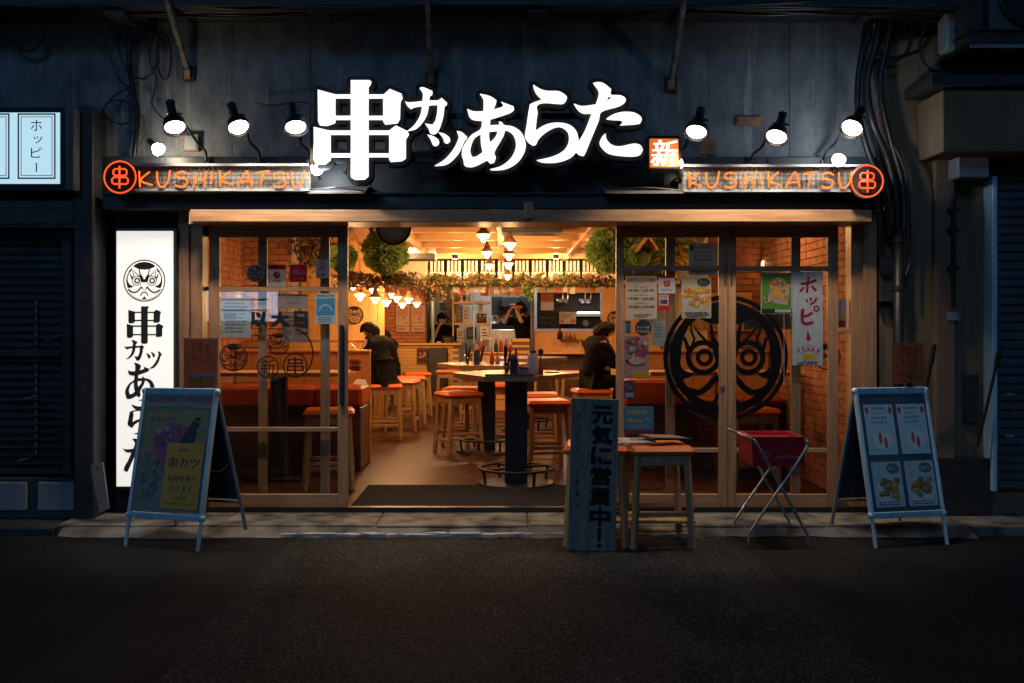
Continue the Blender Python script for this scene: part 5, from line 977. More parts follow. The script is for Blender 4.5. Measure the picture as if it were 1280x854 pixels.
# benches
for lab, x0, x1, y0, z0, z1 in (('left booth bench with orange vinyl cushion, seen through the left door', -2.95, -1.46, 2.1, .66, .88), ('right booth bench with orange vinyl cushion, seen through the right doors', 1.27, 2.95, 2.1, .67, .95)):
    t = T('booth_bench', ((x0 + x1) / 2, y0, 0), lab, 'bench', 'booth benches'); n = 3; w_ = (x1 - x0) / n
    ob('base', G().bx(x0 + .02, x1 - .02, y0 + .04, y0 + .6, 0, z0 - .003, .01), 'dkwood', t)
    for i in range(n): ob('cushion', G().bx(x0 + i * w_ + .003, x0 + (i + 1) * w_ - .003, y0, y0 + .62, z0, z1 if (x0 < 0 or i == 0) else .76, .03), 'cushion', t)
    for i in range(6): ob('back_board', G().bx(x0 + i * (x1 - x0) / 6 + .002, x0 + (i + 1) * (x1 - x0) / 6 - .002, y0 + .66, y0 + .70, .0, 1.22, .003), 'honey_z', t)
    ob('cap_rail', G().bx(x0, x1, y0 + .63, y0 + .73, 1.222, 1.25, .004), 'honey_x', t)
t = T('booth_table', (-2.2, 1.75, 0), 'honey wood booth table at the left behind the glass door', 'table', 'booth tables'); ob('tabletop', G().bx(-2.9, -1.50, 1.35, 1.95, 1.02, 1.06, .005), 'honey_x', t); ob('pedestal', G().bx(-2.3, -2.15, 1.6, 1.72, .02, 1.018, .004), 'black', t); ob('base_plate', G().bx(-2.5, -1.95, 1.4, 1.92, 0.001, .019, .004), 'black', t)
t = T('booth_table', (2.2, 1.75, 0), 'honey wood booth table at the right behind the glass doors', 'table', 'booth tables'); ob('tabletop', G().bx(1.45, 2.9, 1.5, 2.0, 1.02, 1.06, .005), 'honey_x', t); ob('pedestal', G().bx(2.15, 2.3, 1.7, 1.82, .02, 1.018, .004), 'black', t); ob('base_plate', G().bx(1.95, 2.5, 1.5, 2.0, 0.001, .019, .004), 'black', t)
g = G(); g.prism([(-2.45, 0.0), (-1.50, 0.0), (-1.50, 1.09), (-1.72, 1.32), (-2.45, 1.32)], lambda u, v: Vector((u, 3.02, v)), lambda u, v: Vector((u, 3.06, v))); ob('partition', g, 'honey_z', label='honey wood booth end panel with a sloping corner behind the left bench', cat='partition')
item('snack_packet', 'red and white packet on the left booth table', 'packet', [('packet', G().bx(-.06, .06, -.03, .03, 0, .12, .02), flat((.45, .08, .05))), ('band', G().bx(-.061, .061, -.031, .031, .04, .08, .01), 'paper')], (PX(444, 1.7), 1.7, zt), 'things on the booth table')
g = G(); g.prism([(0, 0), (.16, -.05), (.12, .12), (.02, .14)], lambda u, v: Vector((u, v, .02 + .3 * v)), lambda u, v: Vector((u, v, .015 + .3 * v))); item('paper_sheet', 'crumpled white paper sheet at the corner of the left bench', 'paper', [('sheet', g, 'paper')], (PX(441, 2.2), 2.2, .885), 'things on the booth table')
# wall counter left, with tiled partition
t = T('wall_counter', (-2.2, 6, 0), 'long narrow counter along the left wall where the customers sit', 'counter'); ob('countertop', G().bx(-2.6, -2.02, 4.0, 9.8, 1.02, 1.06, .005), 'honey_y', t)
for y in (4.1, 6.0, 8.0, 9.7): ob('support', G().bx(-2.5, -2.1, y, y + .04, 0, 1.018), 'honey_z', t)
t = T('side_counter', (2.1, 6, 0), 'counter along the right wall in front of the man in black', 'counter'); ob('countertop', G().bx(1.42, 2.9, 3.9, 5.6, 1.02, 1.06, .005), 'honey_y', t); ob('front_panel', G().bx(1.5, 1.54, 4.0, 5.5, 0, 1.018), 'honey_y', t)
# ochre tiled partition: tiles as parts
YP = 10.3
pt_ = BX('low_partition', -2.95, -.78, YP + .008, YP + .15, 0, 1.16, 'mortar', kind='structure'); tm = G().bx(-.098, .098, 0, .012, 0, .048, .003).mesh('tile'); tm.materials.append(M['ytile']); n = 0
for r_ in range(21):
    for c_ in range(11):
        x = -2.02 + c_ * .2 + (.1 if r_ % 2 else 0) - .1 * 0
        if x < -2.15 or x > -.86: continue
        o_ = bpy.data.objects.new('tile', tm); COL.objects.link(o_); o_.parent = pt_; o_.location = (x, YP - .006, .03 + r_ * .0535)
ob('cap', G().bx(-2.95, -.76, YP - .05, YP + .2, 1.162, 1.20, .004), 'honey_x', pt_)
poster('party_poster', 'small colourful poster on the ochre tiled partition', 'poster', 521, 435, 534, 455, YP - .03, (.25, .05, .04), lambda sh, W, H: sh.food(0, 0, W, H, [(.4, .06, .04), (.5, .4, .3), (.05, .04, .06)], 26, 6, .08, .16))
ob('door_panel', G().bx(PX(534, YP - .1), PX(560, YP - .1), YP - .08, YP - .04, .25, PZ(435, YP - .1), .03), 'dgrey', label='dark grey rounded panel standing against the ochre partition', cat='panel')
# serving counter
sc_ = T('serving_counter', (.9, 10.3, 0), 'honey wood serving counter with raised front at the back right', 'counter')
xa, xb = PX(668, YP), 2.95
nb = 8
for i in range(nb): ob('front_board', G().bx(xa + (xb - xa) * i / nb + .002, xa + (xb - xa) * (i + 1) / nb - .002, YP, YP + .04, 1.06, 1.40, .003), 'honey_z', sc_)
for i in range(nb): ob('lower_board', G().bx(xa + (xb - xa) * i / nb + .002, xa + (xb - xa) * (i + 1) / nb - .002, YP, YP + .04, 0, 1.0, .003), 'dkwood', sc_)
ob('ledge', G().bx(xa, xb, YP - .38, YP + .05, 1.005, 1.055, .005), 'honey_x', sc_); ob('cap', G().bx(xa, xb, YP - .02, YP + .08, 1.403, 1.43, .004), 'honey_x', sc_)
ob('end_post', G().bx(xa - .06, xa - .005, YP - .05, YP + .05, 0, 2.24, .005), 'dkwood', sc_)
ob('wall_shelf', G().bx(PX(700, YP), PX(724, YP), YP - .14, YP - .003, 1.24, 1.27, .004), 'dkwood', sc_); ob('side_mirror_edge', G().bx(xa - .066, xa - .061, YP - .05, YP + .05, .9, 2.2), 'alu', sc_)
for i, (px, c_) in enumerate(((708, (.5, .4, .3)), (713, (.55, .08, .05)), (718, (.5, .3, .1)))): bottle(px, YP - .08, flat(c_), 'red', ['pale jar', 'red jar', 'amber jar'][i] + ' on the little wall shelf of the serving counter', .1, .03, z=1.271, grp='things on the serving counter')
item('folded_towels', 'white folded towels lying on the serving counter ledge', 'towel', [('towel', G().bx(-.16, .16, -.06, .06, 0, .025, .008), 'paper')], (PX(714, YP - .2), YP - .2, 1.056), 'things on the serving counter')
# central cabinet and small counter between partition and kitchen
cbx = T('drawer_cabinet', (.25, 9.6, 0), 'honey wood drawer cabinet in the centre of the back', 'cabinet'); x0, x1 = PX(590, 9.6), PX(662, 9.6)
ob('carcass', G().bx(x0, x1, 9.62, 10.1, 0, 1.02, .006), 'honey_z', cbx)
for k in range(3):
    for j in range(3): ob('drawer', G().bx(x0 + (x1 - x0) * j / 3 + .01, x0 + (x1 - x0) * (j + 1) / 3 - .01, 9.60, 9.618, .2 + k * .27, .2 + k * .27 + .24, .004), 'honey_x', cbx)
ob('top', G().bx(x0 - .03, x1 + .03, 9.56, 10.12, 1.022, 1.05, .004), 'honey_x', cbx)
item('wooden_crate', 'brown slatted crate on the drawer cabinet', 'crate', [('crate', G().bx(-.16, .16, -.12, .12, 0, .24, .006), 'honey_x'), ('slat', G().bx(-.165, .165, -.128, -.121, .03, .09), 'dkwood'), ('slat', G().bx(-.165, .165, -.128, -.121, .13, .19), 'dkwood')], (PX(651, 9.7), 9.75, 1.051), 'things on the drawer cabinet')
for i, (px, c_, h_) in enumerate(((596, (.55, .5, .45), .16), (602, (.5, .1, .05), .2), (607, (.55, .5, .42), .13), (613, (.65, .62, .6), .22), (620, (.08, .05, .04), .2), (626, (.55, .12, .05), .24), (633, (.6, .3, .1), .2), (638, (.5, .06, .04), .14))):
    bottle(px, 9.75, flat(c_), 'white' if i % 2 else 'red', ['stubby cream', 'tall red', 'short pale', 'tall white', 'dark', 'large red', 'amber', 'small crimson'][i] + ' bottle in the row on the drawer cabinet', h_, .035, z=1.051, grp='things on the drawer cabinet')

# ================================================================== BACK BAR, KITCHEN
YB = 8.3
sf = T('menu_shelf', (0, YB, 2.2), 'honey wood shelf under the ceiling carrying the white menu plaques', 'shelf')
ob('board', G().bx(PX(468, YB), 2.95, YB - .06, YB + .25, PZ(355.5, YB), PZ(351, YB), .005), 'honey_x', sf); ob('lintel', G().bx(PX(468, YB), 2.95, YB + .06, YB + .12, PZ(359, YB), PZ(355.5, YB) - .003), 'dkwood', sf)
ob('backing_wall', G().bx(PX(535, YB), 2.95, YB + .26, YB + .29, PZ(355, YB), HC), 'blackm', sf); ob('lit_panel', G().bx(PX(482, YB), PX(534, YB), YB + .1, YB + .13, PZ(351, YB) + .003, PZ(322, YB), .004), 'cream', sf)
for x in (487, 500, 512, 524): q = P(x, 347, YB + .05); ob('painted_circle', G().tube([q + Vector((.07 * math.cos(k * PI / 8), 0, .07 * math.sin(k * PI / 8) - .0)) for k in range(16)], .006, 5, True), flat((.6, .2, .06)), sf)
words_ = ['紅しょうが', 'うずら玉子', 'れんこん', 'たまねぎ', 'ししとう', '豚バラ串', '牛串カツ', 'しいたけ', 'エビ串', 'アスパラ']
ords = ['first', 'second', 'third', 'fourth', 'fifth', 'sixth', 'seventh', 'eighth', 'ninth', 'tenth']
for i in range(10):
    x0 = 537 + i * 21.2; x1 = x0 + 18.5; Y = YB + .02 + .01 * (i % 2); a, b = P(x0, 350.5, Y), P(x1, 326, Y); t = T('menu_plaque', ((a.x + b.x) / 2, Y, a.z), ords[i] + ' white menu plaque from the left on the high shelf', 'menu plaque', 'white menu plaques on the high shelf')
    W, H = b.x - a.x, b.z - a.z; n_s = 4
    ob('stamp_panel', G().bx(a.x, b.x, Y, Y + .015, a.z, a.z + H * .44, .002), 'white', t)
    for k in range(n_s): w_ = W / n_s; ob('tag', G().bx(a.x + k * w_ + .011, a.x + (k + 1) * w_ - .011, Y, Y + .012, a.z + H * .46, b.z, .002), 'white', t)
    sh = Sheet((0, Y, 0)); rd = flat((.6, .12, .04)); c_ = ((a.x + b.x) / 2, a.z + H * .22); sh.disc(flat((.66, .34, .2)), *c_, .05); sh.ring(rd, *c_, .042, .05); sh.text(rd, '新', *c_, .05, .05, bold=.03); sh.build(t)
def leaves(name, label, centers, n, size, m, spread, seed, parent=None, kind='stuff', **k):
    r = random.Random(seed); g = G(); bm = g.bm
    for _ in range(n):
        c = Vector(r.choice(centers)); p = c + Vector((r.gauss(0, spread[0]), r.gauss(0, spread[1]), r.gauss(0, spread[2]))); q = Matrix.Rotation(r.uniform(0, 6.28), 3, Vector((r.gauss(0, 1), r.gauss(0, 1), r.gauss(0, 1))).normalized()); s_ = size * r.uniform(.6, 1.3)
        bm.faces.new([bm.verts.new(p + q @ Vector(v) * s_) for v in ((-.5, 0, 0), (0, -.22, .06), (.5, 0, 0), (0, .22, .06))])
    me = bpy.data.meshes.new(name); bm.to_mesh(me); bm.free(); return ob(name, me, m, parent, kind=kind, label=label, **k)
line = [tuple(P(455 + i * 6, 351 + 3 * math.sin(i * .7), YB - .12)) for i in range(52)]
leaves('shelf_garland', 'brownish green leaf garland along the high menu shelf', line, 900, .095, 'dry', (.06, .04, .045), 3); leaves('shelf_garland', 'green sprigs mixed into the garland on the high menu shelf', line[::3], 700, .085, 'leaf', (.07, .05, .045), 5)
leaves('hanging_foliage', 'dark dry foliage hanging under the left cedar ball', [tuple(P(x, y, 2.6)) for x, y in ((432, 345), (445, 348), (458, 350), (472, 352), (486, 349), (436, 356), (497, 347))], 1100, .06, 'dry', (.06, .08, .035), 8)
leaves('hanging_foliage', 'dark foliage drooping beside the pole at the back bar', [tuple(P(x, y, 7.6)) for x, y in ((520, 356), (530, 362), (540, 360), (548, 366), (536, 370))], 600, .07, 'dry', (.06, .06, .05), 9)
leaves('hanging_foliage', 'red and green sprig hanging by the kitchen opening', [tuple(P(x, y, 8.0)) for x, y in ((660, 360), (662, 368), (656, 364))], 220, .07, 'leaf', (.04, .04, .05), 10)
leaves('hanging_foliage', 'dark foliage under the right cedar ball', [tuple(P(x, y, 4.5)) for x, y in ((735, 352), (748, 350), (758, 346), (766, 352))], 500, .07, 'dry', (.06, .06, .035), 12)
def cedar_ball(label, c, r_, seed):
    t = T('cedar_ball', (c.x, c.y, c.z - r_), label, 'cedar ball', 'hanging balls of cedar sprigs'); ob('core', G().sph(c, r_ * .82, 20, 14), mat('cedar_core', (.03, .05, .015), .9), t, smooth=True)
    r = random.Random(seed); g = G(); bm = g.bm
    for _ in range(5200):
        d = Vector((r.gauss(0, 1), r.gauss(0, 1), r.gauss(0, 1))).normalized(); s1 = d.orthogonal().normalized(); s1 = Matrix.Rotation(r.uniform(0, 6.28), 3, d) @ s1; rk = 1 + .07 * math.sin(5 * d.x + seed) * math.sin(6 * d.z + 2 * d.y) + .04 * math.sin(13 * d.y + 9 * d.z); p = c + d * r_ * rk * r.uniform(.76, .92); L = r_ * r.choice((.07, .10, .13, .17)); tip = p + (d + s1 * r.uniform(-.9, .9)).normalized() * L; w_ = s1.cross(d) * .008
        bm.faces.new([bm.verts.new(v) for v in (p - w_, p + w_, tip + w_ * .7, tip - w_ * .7)])
    me = bpy.data.meshes.new('sprigs'); bm.to_mesh(me); bm.free(); ob('sprigs', me, 'cedar', t, kind='stuff'); ob('cord', G().cyl(c + Vector((0, 0, r_ * .8)), (c.x, c.y, HC - .02), .006, n=6), 'honey_z', t)
cedar_ball('large green cedar ball hanging at the left behind the round mirror', P(482, 315, 2.5), .255, 1); cedar_ball('large green cedar ball hanging at the right beside the door', P(761, 313, 3.0), .262, 2); cedar_ball('small bright green cedar ball cut off by the left door stile', P(428, 322, 2.0), .15, 3)
cedar_ball('small green cedar ball seen through the top pane right of the opening', P(800, 318, 2.4), .12, 4)
leaves('foliage_bunch', 'green and brown foliage behind the top pane of the middle door', [tuple(P(x, y, 2.7)) for x, y in ((785, 305), (792, 325), (815, 310), (830, 300), (845, 315), (855, 308), (825, 325))], 1500, .07, 'leaf', (.07, .08, .05), 14)
leaves('maple_leaves', 'yellow paper maple leaves hanging behind the middle door top pane', [tuple(P(x, y, 2.3)) for x, y in ((833, 324), (846, 318), (852, 330), (838, 338), (858, 326))], 60, .12, flat((.6, .38, .02)), (.05, .03, .04), 15)
leaves('foliage_bunch', 'dark foliage behind the top of the left door', [tuple(P(x, y, 2.9)) for x, y in ((375, 305), (385, 315), (395, 308), (405, 320), (390, 330), (415, 312))], 900, .07, 'dry', (.08, .08, .06), 16)
for lab, px, py, Y in (('small honey wood roof shape above the left cedar ball', 438, 296, 2.2), ('small honey wood roof shape behind the top pane of the middle door', 808, 304, 2.2)):
    q = P(px, py, Y); t = T('little_roof', q, lab, 'wooden roof', 'little decorative roofs'); g = G(); g.beam(q + Vector((.10, 0, -.08)), q + Vector((0, 0, .06)), .02, .3).beam(q + Vector((-.10, 0, -.08)), q + Vector((0, 0, .06)), .02, .3); ob('boards', g, 'honey_y', t); ob('ridge', G().bx(q.x - .02, q.x + .02, Y - .16, Y + .16, q.z + .07, q.z + .09), 'dkwood', t); ob('cord', G().cyl((q.x, Y, q.z + .09), (q.x, Y, HC - .02), .004, n=5), 'black', t)
# round mirror
q = P(492, 284, .9); t = T('round_mirror', q, 'round black framed mirror hanging behind the top of the doorway', 'mirror')
ob('frame', G().tube([q + Vector((.155 * math.cos(k * PI / 16), 0, .155 * math.sin(k * PI / 16))) for k in range(32)], .014, 8, True), 'black', t, smooth=True); ob('inner_ring', G().tube([q + Vector((.125 * math.cos(k * PI / 16), -.004, .125 * math.sin(k * PI / 16))) for k in range(32)], .006, 6, True), 'rust', t, smooth=True)
ob('glass', G().cyl(q + Vector((0, .004, 0)), q + Vector((0, .012, 0)), .15, n=32), flat((.17, .23, .32), rough=.12), t); ob('cord', G().cyl(q + Vector((0, 0, .16)), (q.x, .9, HC - .02), .004, n=5), 'black', t)  # mirror glass painted the blue grey of its street reflection
t = T('ceiling_speaker', P(465, 287, 2.0), 'small black speaker under the ceiling left of the mirror', 'speaker'); q = P(465, 287, 2.0); ob('body', G().sph(q, .035, 12, 8), 'black', t); ob('arm', G().beam(q, q + Vector((0, 0, .3)), .012, .012), 'black', t)
t = T('air_conditioner', P(660, 284, 2.8), 'dark ceiling air conditioner grille at the top of the opening', 'air conditioner'); a, b = P(627, 291, 2.8), P(702, 262, 2.8); ob('grille', G().bx(a.x, b.x, 2.7, 3.2, a.z, HC - .02, .01), 'black2', t)
for k in range(4): ob('louvre', G().bx(a.x + .03, b.x - .03, 2.69, 2.698, a.z + .02 + k * .035, a.z + .035 + k * .035), 'dgrey', t)
t = T('wall_air_conditioner', P(520, 316, 6.6), 'grey air conditioner above the cream panel at the back left', 'air conditioner'); a, b = P(497, 323, 6.9), P(545, 309, 6.9); ob('housing', G().bx(a.x, b.x, 6.6, 7.2, a.z + .06, b.z, .02), 'white', t); ob('outlet', G().bx(a.x + .02, b.x, 6.62, 7.15, a.z - .03, a.z + .057, .01), 'dgrey', t)

# pendants
def make_pendant():
    t = T('pendant_lamp', (0, 0, 0), 'p', 'pendant lamp', 'glass pendant lamps over the tables')
    ob('shade', G().lathe((0, 0, 0), [(.012, -.035), (.045, -.028), (.068, .0), (.070, .012), (.060, .03), (.01, .032)], 18), 'milk', t, smooth=True)
    ob('cap', G().lathe((0, 0, 0), [(.020, .115), (.026, .10), (.040, .06), (.082, .018), (.080, .014), (.06, .031)], 18), 'rust', t, smooth=True)
    ob('bulb', G().sph((0, 0, -.04), .026, 12, 8), 'bulb', t, smooth=True); ob('socket', G().cyl((0, 0, .075), (0, 0, .135), .02, .016, 10), 'black', t); ob('cord', G().cyl((0, 0, .13), (0, 0, .42), .004, n=5), 'black', t); return t
PN = make_pendant()
pend = [(-.19, 1.75, 2.42, 'nearest pendant lamp of the left central row'), (-.19, 4.05, 2.42, 'second pendant lamp of the left central row'), (-.19, 6.5, 2.42, 'third pendant lamp of the left central row'),
 (.08, 2.3, 2.38, 'nearest pendant lamp of the right central row'), (.08, 3.9, 2.38, 'second pendant lamp of the right central row'), (.08, 5.3, 2.36, 'third pendant lamp of the right central row'), (.08, 7.2, 2.30, 'farthest pendant lamp of the right central row')]
for i, (px, py, D) in enumerate(((441, 355, 11), (450, 369, 11.4), (467, 362, 12.6), (469, 373, 12.2), (487, 368, 13.8), (483, 377, 12.9), (496, 372, 14.3), (511, 374, 14.6), (521, 379, 15.2), (503, 380, 14.9))):
    q = P(px, py, D + CY); pend.append((q.x, q.y, q.z, ['leftmost small pendant lamp beside the door stile', 'small pendant lamp just above the wall emblem', 'small pendant lamp left of the seated head', 'low small pendant lamp above the seated customer', 'small pendant lamp at the edge of the honey wood wall', 'lowest small pendant lamp near the brick', 'small pendant lamp above the left wall poster', 'small pendant lamp between the two wall posters', 'small pendant lamp above the right wall poster', 'faint low pendant lamp over the left wall poster'][i]))
for i, (x, y, z, l) in enumerate(pend):
    place(PN, (x, y, z), 0, l, i == 0)
    if i in (0, 1, 2, 3, 5, 7, 9, 11, 13): lamp('POINT', (x, y, z - .12), 27, WARM, .05)
# further spot fixtures added to light the ceiling, side walls and menu plaques
for lab, x, y, z in (('small round added ceiling spot at the back left of the slats', -1.5, 6.3, 2.6), ('small round added ceiling spot right of the slats', 1.5, 4.2, 2.6), ('small round added ceiling spot over the left booth', -2.2, 1.6, 2.6), ('small round added ceiling spot over the right booth', 2.3, 1.5, 2.6), ('small round added ceiling spot before the right counter', 1.5, 8.6, 2.6), ('small round added ceiling spot near the ochre partition', -1.5, 9.3, 2.6), ('small round ceiling spot added to brighten the left menu plaques', -.75, 7.5, 2.58), ('small round ceiling spot added to brighten the right menu plaques', .85, 7.5, 2.58)):
    t = T('added_ceiling_spot', (x, y, z), lab, 'added ceiling spot', 'added round spots under the ceiling'); ob('can', G().lathe((x, y, z), [(.045, .0), (.045, .1), (.04, .1), (.04, .01)], 16), 'black', t); ob('lens', G().cyl((x, y, z - .004), (x, y, z + .006), .036, n=16), 'bulb', t); ob('stem', G().cyl((x, y, z + .1), (x, y, HC - .018), .01, n=6), 'black', t)
    lamp('POINT', (x, y, z - .1), 26 if y < 2 else 66, WARM, .06)

# honey wood wall with the emblem
hw = BX('honey_wall', -2.95, PX(480, 6.3), 6.36, 6.42, 0, HC, 'dkwood', kind='structure'); x = -2.95
while x < PX(480, 6.3) - .02: ob('board', G().bx(x + .002, min(x + .14, PX(480, 6.3)) - .002, 6.32, 6.358, 0, HC - .02, .003), 'honey_z', hw); x += .14
ob('trim', G().bx(-2.95, PX(480, 6.3), 6.28, 6.318, PZ(375, 6.3), PZ(367, 6.3), .004), 'honey_x', hw); ob('trim', G().bx(-2.95, PX(480, 6.3), 6.28, 6.318, PZ(426, 6.3), PZ(419, 6.3), .004), 'honey_x', hw)
t = T('wall_emblem', P(444, 406, 6.3), 'round black and cream mask emblem on the honey wood wall at left', 'emblem plate'); c = P(443.5, 394, 6.3); ob('plate', G().cyl(c, c - Vector((0, .012, 0)), 11.2 / 85.4, n=32), flat((.55, .38, .16)), t); sh = Sheet((0, 6.288, 0)); mask_logo(sh, c.x, c.z, 11.2 / 85.4, DK, 45, 'emblem'); sh.build(t)
rw = BX('right_wood_wall', PX(753, YP), PX(800, YP), YP + .1, YP + .16, 1.0, HC, 'honey_z', kind='structure'); t = T('wall_emblem', P(766, 410, YP), 'round black mask emblem on the wood wall at the right of the kitchen', 'emblem plate'); c = P(768, 398, YP + .09); sh = Sheet((0, YP + .09, 0)); mask_logo(sh, c.x, c.z, 9 / 67., DK, 45, 'emblem'); sh.build(t)
# brick column + posters at the bar
brickwall('brick_column', 0, PX(480, 10.6), PX(532, 10.6), 10.6, 10.75, 1.2, 2.35)
pal = [(.62, .45, .36), (.6, .3, .12), (.62, .5, .42)]
for lab, x0, x1, sd in (('left pale food poster on the brick column', 495, 511.5, 3), ('right pale food poster on the brick column', 514.5, 531, 9)):
    def d_(sh, W, H, sd=sd): sh.rect(flat((.6, .34, .24)), .1 * W, .6 * H, .9 * W, .95 * H); sh.food(.05 * W, .28 * H, .95 * W, .6 * H, [(.62, .25, .06), (.55, .14, .08), (.66, .42, .2)], 14, sd, .1, .2); sh.rect(flat((.5, .08, .05)), 0, .2 * H, W, .225 * H); sh.lines(flat((.3, .1, .1)), .1 * W, .05 * H, .9 * W, .16 * H, 2, sd)
    poster('wall_poster', lab, 'poster', x0, 382, x1, 415, 10.55, (.66, .55, .48), d_, 'pale food posters at the bar')
# pole and kitchen shelving
for x, m_, l in ((535.5, 'black', 'dark pole left of the steel pole at the back bar'), (541, 'alu', 'bright steel pole at the back bar')): q = P(x, 430, YP + .05); ob('pole', G().cyl((q.x, q.y, 1.2), (q.x, q.y, 2.3), .03, n=14), m_, label=l, cat='pole', group='poles at the back bar', smooth=True)
YK = 12.2; kt = BX('kitchen_tiles', -.95, 2.4, YK + 1.2, YK + 1.3, .2, HC, 'white', kind='structure'); tl = G().bx(-.147, .147, -.006, .002, .003, .297, .004).mesh('tile'); tl.materials.append(M['white'])
for i in range(11):
    for j in range(5): o_ = bpy.data.objects.new('tile', tl); COL.objects.link(o_); o_.parent = kt; o_.location = (-.8 + i * .3, YK + 1.195, 1.1 + j * .3)
ks = T('kitchen_shelf', P(590, 400, 11), 'wooden shelves with boxes and papers behind the ochre partition', 'shelf')
for y in (379, 405): a, b = P(566, y + 1.2, 11), P(613, y - 1.2, 11); ob('board', G().bx(a.x, b.x, 10.9, 11.3, a.z, b.z, .003), 'honey_x', ks)
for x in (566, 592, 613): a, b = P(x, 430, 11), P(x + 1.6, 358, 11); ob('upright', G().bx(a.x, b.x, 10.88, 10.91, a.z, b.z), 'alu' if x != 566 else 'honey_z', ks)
its = [('carton', 'white', 572, 360, 588, 378), ('carton', 'dkwood', 570, 382, 578, 404), ('paper_stack', 'paper', 579, 383, 586, 404), ('box', 'dgrey', 596, 392, 608, 404), ('carton', 'paper', 598, 376, 604, 391), ('box', 'black2', 583, 409, 595, 424), ('notice_sheet', 'white', 600, 407, 612, 425), ('carton', 'paper', 571, 410, 580, 428), ('sheet', 'paper', 563, 362, 570, 374), ('blue_bag', flat((.05, .12, .25)), 549.5, 378, 556, 388), ('box', 'dkwood', 556, 384, 564, 400), ('chalk_board', 'blackm', 553, 420, 567, 431), ('card', 'paper', 546, 427, 551, 431)]
lbs = ['white carton on the top kitchen shelf', 'narrow brown carton on the middle kitchen shelf', 'white papers standing on the middle kitchen shelf', 'dark grey box on the wire shelf', 'small pale carton above the dark grey box', 'black box on the lower kitchen shelf', 'white notice sheet beside the kitchen opening', 'pale carton low on the kitchen shelf', 'small sheet hung beside the steel pole', 'blue bag hanging behind the poles', 'brown box behind the steel pole', 'little black board on the partition cap', 'small white card on the partition cap']
for i, (n_, m_, x0, y0, x1, y1) in enumerate(its):
    Y = 10.95 if i < 9 else 12.6; Y = YP + .06 if i > 10 else Y; a, b = P(x0, y1, Y), P(x1, y0, Y); t = T(n_, ((a.x + b.x) / 2, Y, a.z), lbs[i], n_.replace('_', ' '), 'things on the kitchen shelves'); ob('body', G().bx(a.x, b.x, Y, Y + (.02 if n_ in ('sheet', 'card', 'notice_sheet', 'chalk_board') else .18), a.z, b.z, .004), m_, t)
    sh = Sheet((a.x, Y, a.z)); W, H = b.x - a.x, b.z - a.z; sh.lines(flat((.3, .3, .28)) if m_ in ('blackm', 'black2', 'dgrey', 'dkwood') else flat((.3, .12, .08)), .15 * W, .2 * H, .85 * W, .8 * H, 3, i); sh.build(t)
kh = T('kitchen_hood', P(640, 400, YK), 'dark stainless kitchen line with hood seen through the opening', 'kitchen unit')
a, b = P(614, 424, YK), P(668, 370, YK); ob('back_panel', G().bx(a.x, b.x, YK + .3, YK + .34, a.z - .3, b.z), 'black2', kh); ob('oven', G().bx(P(626, 0, YK).x, P(650, 0, YK).x, YK, YK + .29, PZ(384, YK), PZ(371, YK), .01), 'dgrey', kh); ob('oven_handle', G().bx(P(637, 0, YK).x, P(645, 0, YK).x, YK - .03, YK - .002, PZ(381, YK), PZ(380, YK)), 'alu', kh)
ob('sink_bench', G().bx(a.x, b.x, YK - .1, YK + .28, .25, PZ(412, YK), .01), 'steel', kh)
for k, x in enumerate((617, 620, 632, 637)): q = P(x, 400, YK + .2); ob('pan', G().lathe((q.x, q.y, q.z), [(.05, 0), (.09, .02), (.095, .05), (.085, .05), (.05, .01)], 16, Matrix.Rotation(R(80), 3, 'X')), 'steel', kh, smooth=True)
a, b = P(672, 411, 11.2), P(752, 365, 11.2); kb = T('range_hood', P(712, 390, 11.2), 'black range area with steel shelf and hanging pots behind the serving counter', 'kitchen unit'); ob('back_panel', G().bx(a.x, b.x, 11.5, 11.54, a.z, b.z), 'black2', kb); ob('steel_shelf', G().bx(P(719, 0, 11).x, b.x, 11.1, 11.45, PZ(396, 11.2), PZ(392, 11.2), .01), 'alu', kb); ob('light_tube', G().cyl((P(722, 0, 11).x, 11.12, PZ(391, 11.1)), (b.x - .05, 11.12, PZ(391, 11.1)), .018, n=10), 'cool', kb)
ob('counter_front', G().bx(P(719, 0, 11).x, b.x, 11.05, 11.09, a.z, PZ(399, 11), .01), 'blackm', kb); ob('white_band', G().bx(P(672, 0, 11).x, b.x, 11.0, 11.04, PZ(366, 11), PZ(358, 11)), 'cream', kb)
for x in (690, 703, 709, 735): ob('orange_stripe', G().bx(P(x, 0, 11).x, P(x + 4.5, 0, 11).x, 10.99, 10.998, PZ(366, 11), PZ(358, 11)), 'orange', kb)
for x in (700, 706, 728, 735): q = P(x, 375, 11.3); ob('hanging_pot', G().lathe((q.x, q.y, q.z), [(.03, -.07), (.06, -.06), (.07, .02), (.06, .02)], 14), 'steel', kb, smooth=True).data; ob('pot_handle', G().beam(q + Vector((.05, 0, 0)), q + Vector((.06, 0, .14)), .015, .01), 'steel', kb)
q = P(732, 404, 11.04); ob('round_sticker', G().cyl(q, q - Vector((0, .004, 0)), .06, n=20), flat((.25, .45, .6)), kb)
a, b = P(672, 411, 10.9), P(700, 390, 10.9); t = T('menu_blackboard', P(686, 411, 10.9), 'blackboard with faint chalk writing behind the serving counter', 'blackboard'); ob('board', G().bx(a.x, b.x, 10.9, 10.93, a.z, b.z, .004), 'blackm', t); sh = Sheet((a.x, 10.9, a.z)); W, H = b.x - a.x, b.z - a.z; ch_ = flat((.2, .2, .18)); sh.text(ch_, '本日のおすすめ', W * .45, H * .66, W * .7, H * .13); sh.text(ch_, '生ビール', W * .4, H * .36, W * .5, H * .13); sh.build(t)
